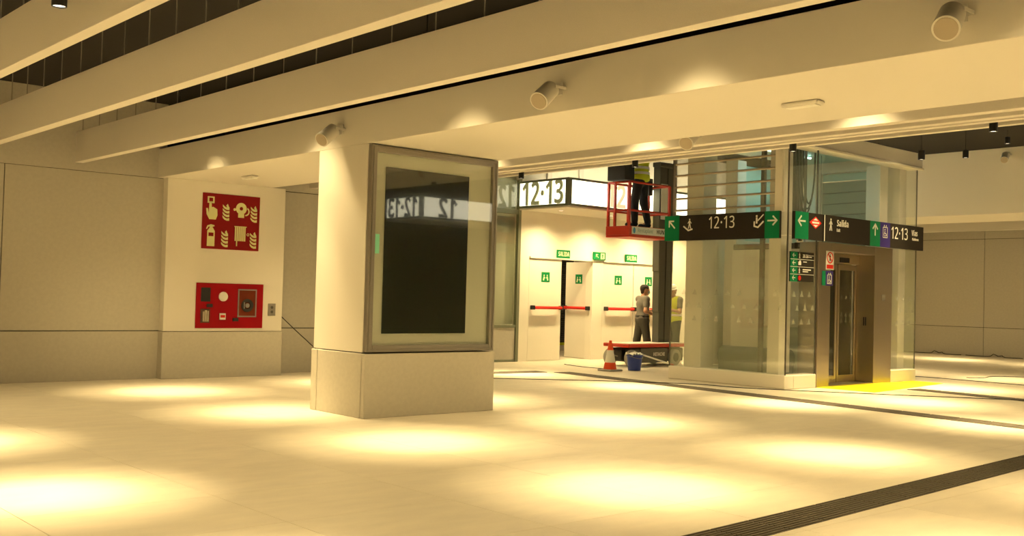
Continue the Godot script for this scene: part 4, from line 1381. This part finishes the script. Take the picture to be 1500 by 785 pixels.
# j: joints in local axes (x forward, y up, z to the person's right)
func person(label: String, at: Vector3, turn: float, j: Dictionary, look: Dictionary) -> Node3D:
	var o := thing("person", label, "person", at)
	o.remove_meta("shift")
	o.rotation.y = turn
	var body: Array = [
		[j.pelvis + V(0, 0, -0.06), j.pelvis + V(0, 0, 0.06), 0.115, 0.115],
		[j.pelvis, j.chest, 0.115, 0.125],
		[j.chest + V(0, 0, -0.07), j.chest + V(0, 0, 0.07), 0.105, 0.105],
		[j.shoulder_l, j.shoulder_r, 0.062, 0.062],
		[j.chest, j.neck, 0.09, 0.055],
		[j.neck, j.head, 0.052, 0.05],
	]
	for s in ["l", "r"]:
		body.append([j["hip_" + s], j["knee_" + s], 0.085, 0.058])
		body.append([j["knee_" + s], j["ankle_" + s], 0.056, 0.040])
		body.append([j["ankle_" + s], j["ankle_" + s] + V(0.15, -0.045, 0), 0.040, 0.032])
		body.append([j["shoulder_" + s], j["elbow_" + s], 0.050, 0.040])
		body.append([j["elbow_" + s], j["wrist_" + s], 0.038, 0.028])
	var g := mb()
	skin_mesh(g, body, 0.016, 0.035)
	var h: Vector3 = j.head
	var fd: Vector3 = (j.gaze as Vector3).normalized()
	var rd := fd.cross(Vector3.UP).normalized()
	var ud := rd.cross(fd).normalized()
	skin_mesh(g, [
		[h + ud * 0.035 - fd * 0.020, h + ud * 0.035 + fd * 0.020, 0.076, 0.072],
		[h + ud * 0.02, h - ud * 0.05 + fd * 0.045, 0.070, 0.045],
		[h - ud * 0.075 + fd * 0.062, h - ud * 0.070 + fd * 0.068, 0.026, 0.024],
		[h + ud * 0.015 + fd * 0.088, h - ud * 0.022 + fd * 0.108, 0.011, 0.014],
		[h + ud * 0.02 + fd * 0.080 + rd * 0.03, h + ud * 0.02 + fd * 0.080 - rd * 0.03, 0.014, 0.014],
		[h + rd * 0.074 + ud * 0.012, h + rd * 0.078 - ud * 0.025, 0.014, 0.011],
		[h - rd * 0.074 + ud * 0.012, h - rd * 0.078 - ud * 0.025, 0.014, 0.011],
		[h - ud * 0.02, j.neck, 0.055, 0.052],
	], 0.009, 0.02)
	for s in ["l", "r"]:
		var hd: Vector3 = (j["wrist_" + s] - j["elbow_" + s]).normalized()
		skin_mesh(g, hand_bones(j["wrist_" + s], hd, j.get("palm_" + s, Vector3.UP), 1.0 if s == "l" else -1.0, j.get("curl", 0.5)), 0.0055, 0.008)
	obj("body", g, M.skin, o)
	var ey := mb()
	for s in [-1.0, 1.0]:
		var ec: Vector3 = h + ud * 0.008 + fd * 0.082 + rd * 0.030 * s
		ey.cyl(ec, ec + fd * 0.006, 0.011, 0.006, 10)
	obj("eyes", ey, M.hair, o)
	var mo := mb()
	mo.cyl(h - ud * 0.048 + fd * 0.088 - rd * 0.022, h - ud * 0.048 + fd * 0.088 + rd * 0.022, 0.006, -1.0, 8)
	obj("mouth", mo, mat(lin(0.25, 0.08, 0.06), 0.6), o)
	# clothing
	var sl: float = look.get("sleeve", 0.55)
	var sh := mb()
	var shirt: Array = [
		[j.pelvis + V(0, 0.04, -0.06), j.pelvis + V(0, 0.04, 0.06), 0.128, 0.128],
		[j.pelvis + V(0, 0.04, 0), j.chest, 0.128, 0.138],
		[j.chest + V(0, 0, -0.07), j.chest + V(0, 0, 0.07), 0.118, 0.118],
		[j.shoulder_l, j.shoulder_r, 0.074, 0.074],
		[j.chest, j.neck.lerp(j.chest, 0.35), 0.10, 0.075],
	]
	for s in ["l", "r"]:
		var a: Vector3 = j["shoulder_" + s]
		var b: Vector3 = j["elbow_" + s]
		if sl <= 1.0:
			shirt.append([a, a.lerp(b, sl), 0.064, 0.060])
		else:
			shirt.append([a, b, 0.062, 0.052])
			shirt.append([b, b.lerp(j["wrist_" + s], sl - 1.0), 0.050, 0.040])
	skin_mesh(sh, shirt, 0.016, 0.03)
	obj("shirt", sh, look.shirt, o, look.get("shirt_label", ""))
	if look.has("vest"):
		var vt := mb()
		skin_mesh(vt, [
			[j.pelvis + V(0, 0.02, -0.06), j.pelvis + V(0, 0.02, 0.06), 0.142, 0.142],
			[j.pelvis + V(0, 0.02, 0), j.chest, 0.142, 0.150],
			[j.chest + V(0, 0, -0.07), j.chest + V(0, 0, 0.07), 0.130, 0.130],
			[j.shoulder_l.lerp(j.shoulder_r, 0.15), j.shoulder_l.lerp(j.shoulder_r, 0.85), 0.086, 0.086],
		], 0.016, 0.03)
		var vo := obj("vest", vt, look.vest, o, "yellow high visibility vest")
		for yy in [0.30, 0.62]:
			var st := mb()
			var c: Vector3 = (j.pelvis as Vector3).lerp(j.chest, yy)
			for i in 28:
				var a0 := TAU * i / 28.0
				var a1 := TAU * (i + 1) / 28.0
				var f2 := func(t: float, dy: float) -> Vector3: return c + V(cos(t) * 0.156, dy, sin(t) * 0.205)
				var nn := V(cos(a0 + 0.1), 0, sin(a0 + 0.1))
				st.quad(f2.call(a0, -0.025), f2.call(a1, -0.025), f2.call(a1, 0.025), f2.call(a0, 0.025), nn)
			obj("reflective_band", st, M.reflective, vo)
	var tr := mb()
	var pants: Array = [[j.pelvis + V(0, -0.01, -0.06), j.pelvis + V(0, -0.01, 0.06), 0.130, 0.130]]
	for s in ["l", "r"]:
		pants.append([j["hip_" + s], j["knee_" + s], 0.102, 0.078])
		pants.append([j["knee_" + s], j["ankle_" + s] + V(0, 0.03, 0), 0.078, 0.066])
	skin_mesh(tr, pants, 0.016, 0.03)
	obj("trousers", tr, look.pants, o)
	for s in ["l", "r"]:
		var bt := mb()
		var an: Vector3 = j["ankle_" + s]
		skin_mesh(bt, [[an + V(0, 0.06, 0), an + V(0, -0.03, 0), 0.056, 0.052], [an + V(-0.03, -0.038, 0), an + V(0.17, -0.042, 0), 0.042, 0.038]], 0.012, 0.02)
		obj("boot", bt, M.black_cloth, o)
	var bl := mb()
	bl.T = Transform3D(Basis.from_scale(V(1.0, 1.0, 1.42)), j.pelvis + V(0, 0.06, 0))
	bl.lathe([Vector2(0.128, -0.02), Vector2(0.138, -0.02), Vector2(0.138, 0.02), Vector2(0.128, 0.02)], 26)
	obj("belt", bl, M.black_cloth, o)
	var hr := mb()
	skin_mesh(hr, [[h + ud * 0.052 - fd * 0.035, h + ud * 0.060 + fd * 0.012, 0.080, 0.072], [h + ud * 0.01 - fd * 0.045, h - ud * 0.04 - fd * 0.05, 0.062, 0.045]], 0.010, 0.02)
	obj("hair", hr, M.hair, o)
	if look.has("mask"):
		var mk := mb()
		skin_mesh(mk, [[h - ud * 0.03 + fd * 0.078 - rd * 0.032, h - ud * 0.03 + fd * 0.078 + rd * 0.032, 0.036, 0.036], [h - ud * 0.065 + fd * 0.066, h - ud * 0.02 + fd * 0.095, 0.034, 0.025]], 0.009, 0.02)
		obj("face_mask", mk, M.mask, o)
	if look.has("helmet"):
		var hm := mb()
		hm.T = Transform3D(Basis(fd, ud, rd), h + ud * 0.055)
		hm.lathe([Vector2(0.125, 0.0), Vector2(0.118, 0.012), Vector2(0.108, 0.02), Vector2(0.102, 0.06), Vector2(0.075, 0.10), Vector2(0.03, 0.118), Vector2(0.0, 0.12)], 26)
		obj("helmet", hm, M.sign_white, o, "white safety helmet")
	return o

func stance() -> Dictionary:
	return {
		"pelvis": V(0, 0.93, 0), "chest": V(0.01, 1.25, 0), "neck": V(0.02, 1.42, 0), "head": V(0.05, 1.545, 0), "gaze": V(1, -0.1, 0),
		"shoulder_l": V(0, 1.36, -0.17), "shoulder_r": V(0, 1.36, 0.17),
		"hip_l": V(0, 0.88, -0.09), "hip_r": V(0, 0.88, 0.09),
		"knee_l": V(0.03, 0.48, -0.10), "knee_r": V(0.03, 0.48, 0.10),
		"ankle_l": V(-0.02, 0.085, -0.11), "ankle_r": V(-0.02, 0.085, 0.11),
		"elbow_l": V(-0.02, 1.09, -0.24), "elbow_r": V(-0.02, 1.09, 0.24),
		"wrist_l": V(0.10, 0.86, -0.22), "wrist_r": V(0.10, 0.86, 0.22),
	}

func build_people() -> void:
	# man in grey working at the mast, turned to the right
	var j := stance()
	j.elbow_r = V(-0.07, 1.11, 0.26); j.wrist_r = V(0.17, 1.02, 0.22)
	j.elbow_l = V(0.16, 1.14, -0.20); j.wrist_l = V(0.38, 1.08, -0.08)
	j.knee_r = V(0.06, 0.48, 0.12); j.ankle_r = V(0.05, 0.085, 0.13)
	j.knee_l = V(-0.06, 0.48, -0.12); j.ankle_l = V(-0.13, 0.085, -0.13)
	j.gaze = V(1, -0.05, 0.15)
	var p := person("person in grey shirt and face mask working behind the mast lift", V(17.06, 0, -15.0), -0.35, j, {"shirt": M.grey_cloth, "sleeve": 0.6, "pants": M.dark_cloth, "mask": true, "shirt_label": "grey short sleeved work shirt"})
	var hb := mb()
	hb.T = Transform3D(Basis(Vector3.FORWARD, 0.15), V(0.04, 1.60, 0))
	hb.lathe([Vector2(0.086, -0.012), Vector2(0.094, -0.010), Vector2(0.094, 0.016), Vector2(0.086, 0.018)], 24)
	obj("headband", hb, M.black_cloth, p)
	var gl := mb()
	gl.cyl(V(0.08, 0.92, 0.145), V(0.10, 1.05, 0.15), 0.018, 0.015, 10)
	obj("lanyard_tool", gl, M.glove, p, "yellow tool pouch")
	var wt := thing("white_tool", "white rounded tool held against the mast by the person in grey", "tool", V(17.49, 1.10, -14.9))
	obj("body", mb().cyl(V(17.42, 1.12, -14.90), V(17.60, 1.10, -14.88), 0.05, 0.055, 18), M.sign_white, wt)
	obj("collar", mb().cyl(V(17.60, 1.10, -14.88), V(17.63, 1.097, -14.877), 0.04, 0.03, 18), M.dark_steel, wt)
	# worker in a yellow vest behind the elevator glass, facing left
	j = stance()
	j.elbow_r = V(0.08, 1.10, 0.24); j.wrist_r = V(0.32, 1.13, 0.12)
	j.elbow_l = V(0.08, 1.10, -0.24); j.wrist_l = V(0.30, 1.15, -0.10)
	j.gaze = V(1, -0.25, 0)
	person("person in yellow vest and white helmet standing behind the lift mast", V(18.22, 0, -15.1), PI, j, {"shirt": M.grey_cloth, "sleeve": 0.6, "pants": M.black_cloth, "vest": M.vest, "helmet": true})
	# worker up in the basket, arms raised to the ceiling
	j = stance()
	j.elbow_r = V(0.22, 1.42, 0.22); j.wrist_r = V(0.26, 1.66, 0.16)
	j.elbow_l = V(0.22, 1.40, -0.22); j.wrist_l = V(0.28, 1.64, -0.14)
	j.knee_r = V(0.03, 0.48, 0.17); j.ankle_r = V(-0.02, 0.085, 0.25)
	j.knee_l = V(0.05, 0.48, -0.13); j.ankle_l = V(0.03, 0.085, -0.15)
	j.gaze = V(1, 0.5, 0)
	var wk := person("person in yellow vest and black trousers standing in the raised basket", V(15.84, 2.805, -14.05), 1.75, j, {"shirt": M.dark_cloth, "sleeve": 1.6, "pants": M.black_cloth, "vest": M.vest, "helmet": true})
	wk.scale = V(1.05, 1.05, 1.05)

# ---------- small details ----------
func strip(label: String, a: Vector2, b: Vector2, w: float) -> void:
	var d := b - a
	var n := int(round(d.length() / 0.40))
	var s := thing("tactile_strip", label, "tactile paving", V((a.x + b.x) / 2, 0, (a.y + b.y) / 2))
	s.remove_meta("shift")
	s.rotation.y = -d.angle()
	var ln := d.length() / n
	var g := mb()
	g.box(V(0.0015, 0.0, -w / 2), V(ln - 0.0015, 0.003, w / 2), 0.001)
	var ribs := int(w / 0.034)
	for i in ribs:
		var z := -w / 2 + (i + 0.5) * w / ribs
		g.box(V(0.008, 0.003, z - 0.007), V(ln - 0.008, 0.009, z + 0.007), 0.004)
	var m := g.mesh()
	for i in n:
		shared("tactile_tile", m, M.tactile, V(-d.length() / 2 + i * ln, 0, 0), s)

func cable(label: String, pts: Array, r := 0.007) -> void:
	var c := Curve3D.new()
	for i in pts.size():
		var t := Vector3.ZERO
		if i > 0 and i < pts.size() - 1:
			t = (pts[i + 1] - pts[i - 1]) * 0.2
		c.add_point(pts[i], -t, t)
	c.bake_interval = 0.08
	var q: Array = []
	for p in c.get_baked_points():
		q.append(p)
	var o := obj("cable", mb().tube(q, r, 6), M.rubber)
	tag(o, label, "cable")

func build_details() -> void:
	strip("dark ribbed tactile strip crossing the floor in front of the arcade", Vector2(2.2, -3.56), Vector2(11.9, -4.07), 0.31)
	strip("dark ribbed tactile strip passing the elevator plinth", Vector2(13.25, -13.55), Vector2(12.15, -2.0), 0.36)
	strip("short tactile strip turning off toward the glazed screen", Vector2(13.0, -13.80), Vector2(10.9, -14.02), 0.36)
	strip("short tactile strip leading to the yellow floor area", Vector2(16.35, -8.48), Vector2(15.85, -4.0), 0.36)
	var y := 0.0165
	cable("thin black cable running across the floor past the elevator plinth", [V(9.6, y, -13.6), V(11.09, y, -12.81), V(13.21, y, -10.93), V(13.66, y, -9.7), V(14.79, y, -8.07), V(15.95, y, -6.57), V(16.5, y, -5.4)])
	cable("black cable on the floor right of the elevator", [V(18.6, y, -10.3), V(19.2, y, -9.92), V(19.22, y, -8.9), V(19.17, y, -7.87), V(19.3, y, -6.6)])
	cable("black cable on the floor between the doors and the traffic cone", [V(14.75, y, -15.0), V(14.67, y, -14.8), V(14.55, y, -14.2), V(14.62, y, -13.68)])
	cable("short black cable end lying on the floor toward the far wall", [V(20.0, y, -9.3), V(20.33, y, -9.12), V(20.97, y, -9.2), V(21.47, y, -8.82), V(22.0, y, -8.4)])
	cable("black cable hanging in an arc from the pier to the floor behind the pillar", [V(8.31, 0.98, -15.0), V(8.55, 0.80, -15.05), V(8.85, 0.58, -15.1), V(9.2, 0.33, -15.12), V(9.7, 0.05, -15.0), V(10.1, y, -14.7)])
	for k in [[-14.56, "tangle of black cable ends at the foot of the far wall"], [-12.85, "loop of black cable at the foot of the far wall"]]:
		var z: float = k[0]
		cable(k[1], [V(29.5, 0.02, z - 0.9), V(29.45, 0.02, z - 0.25), V(29.5, 0.09, z - 0.12), V(29.52, 0.04, z), V(29.45, 0.06, z + 0.15), V(29.4, 0.02, z + 0.25), V(29.45, 0.02, z + 0.7)], 0.012)
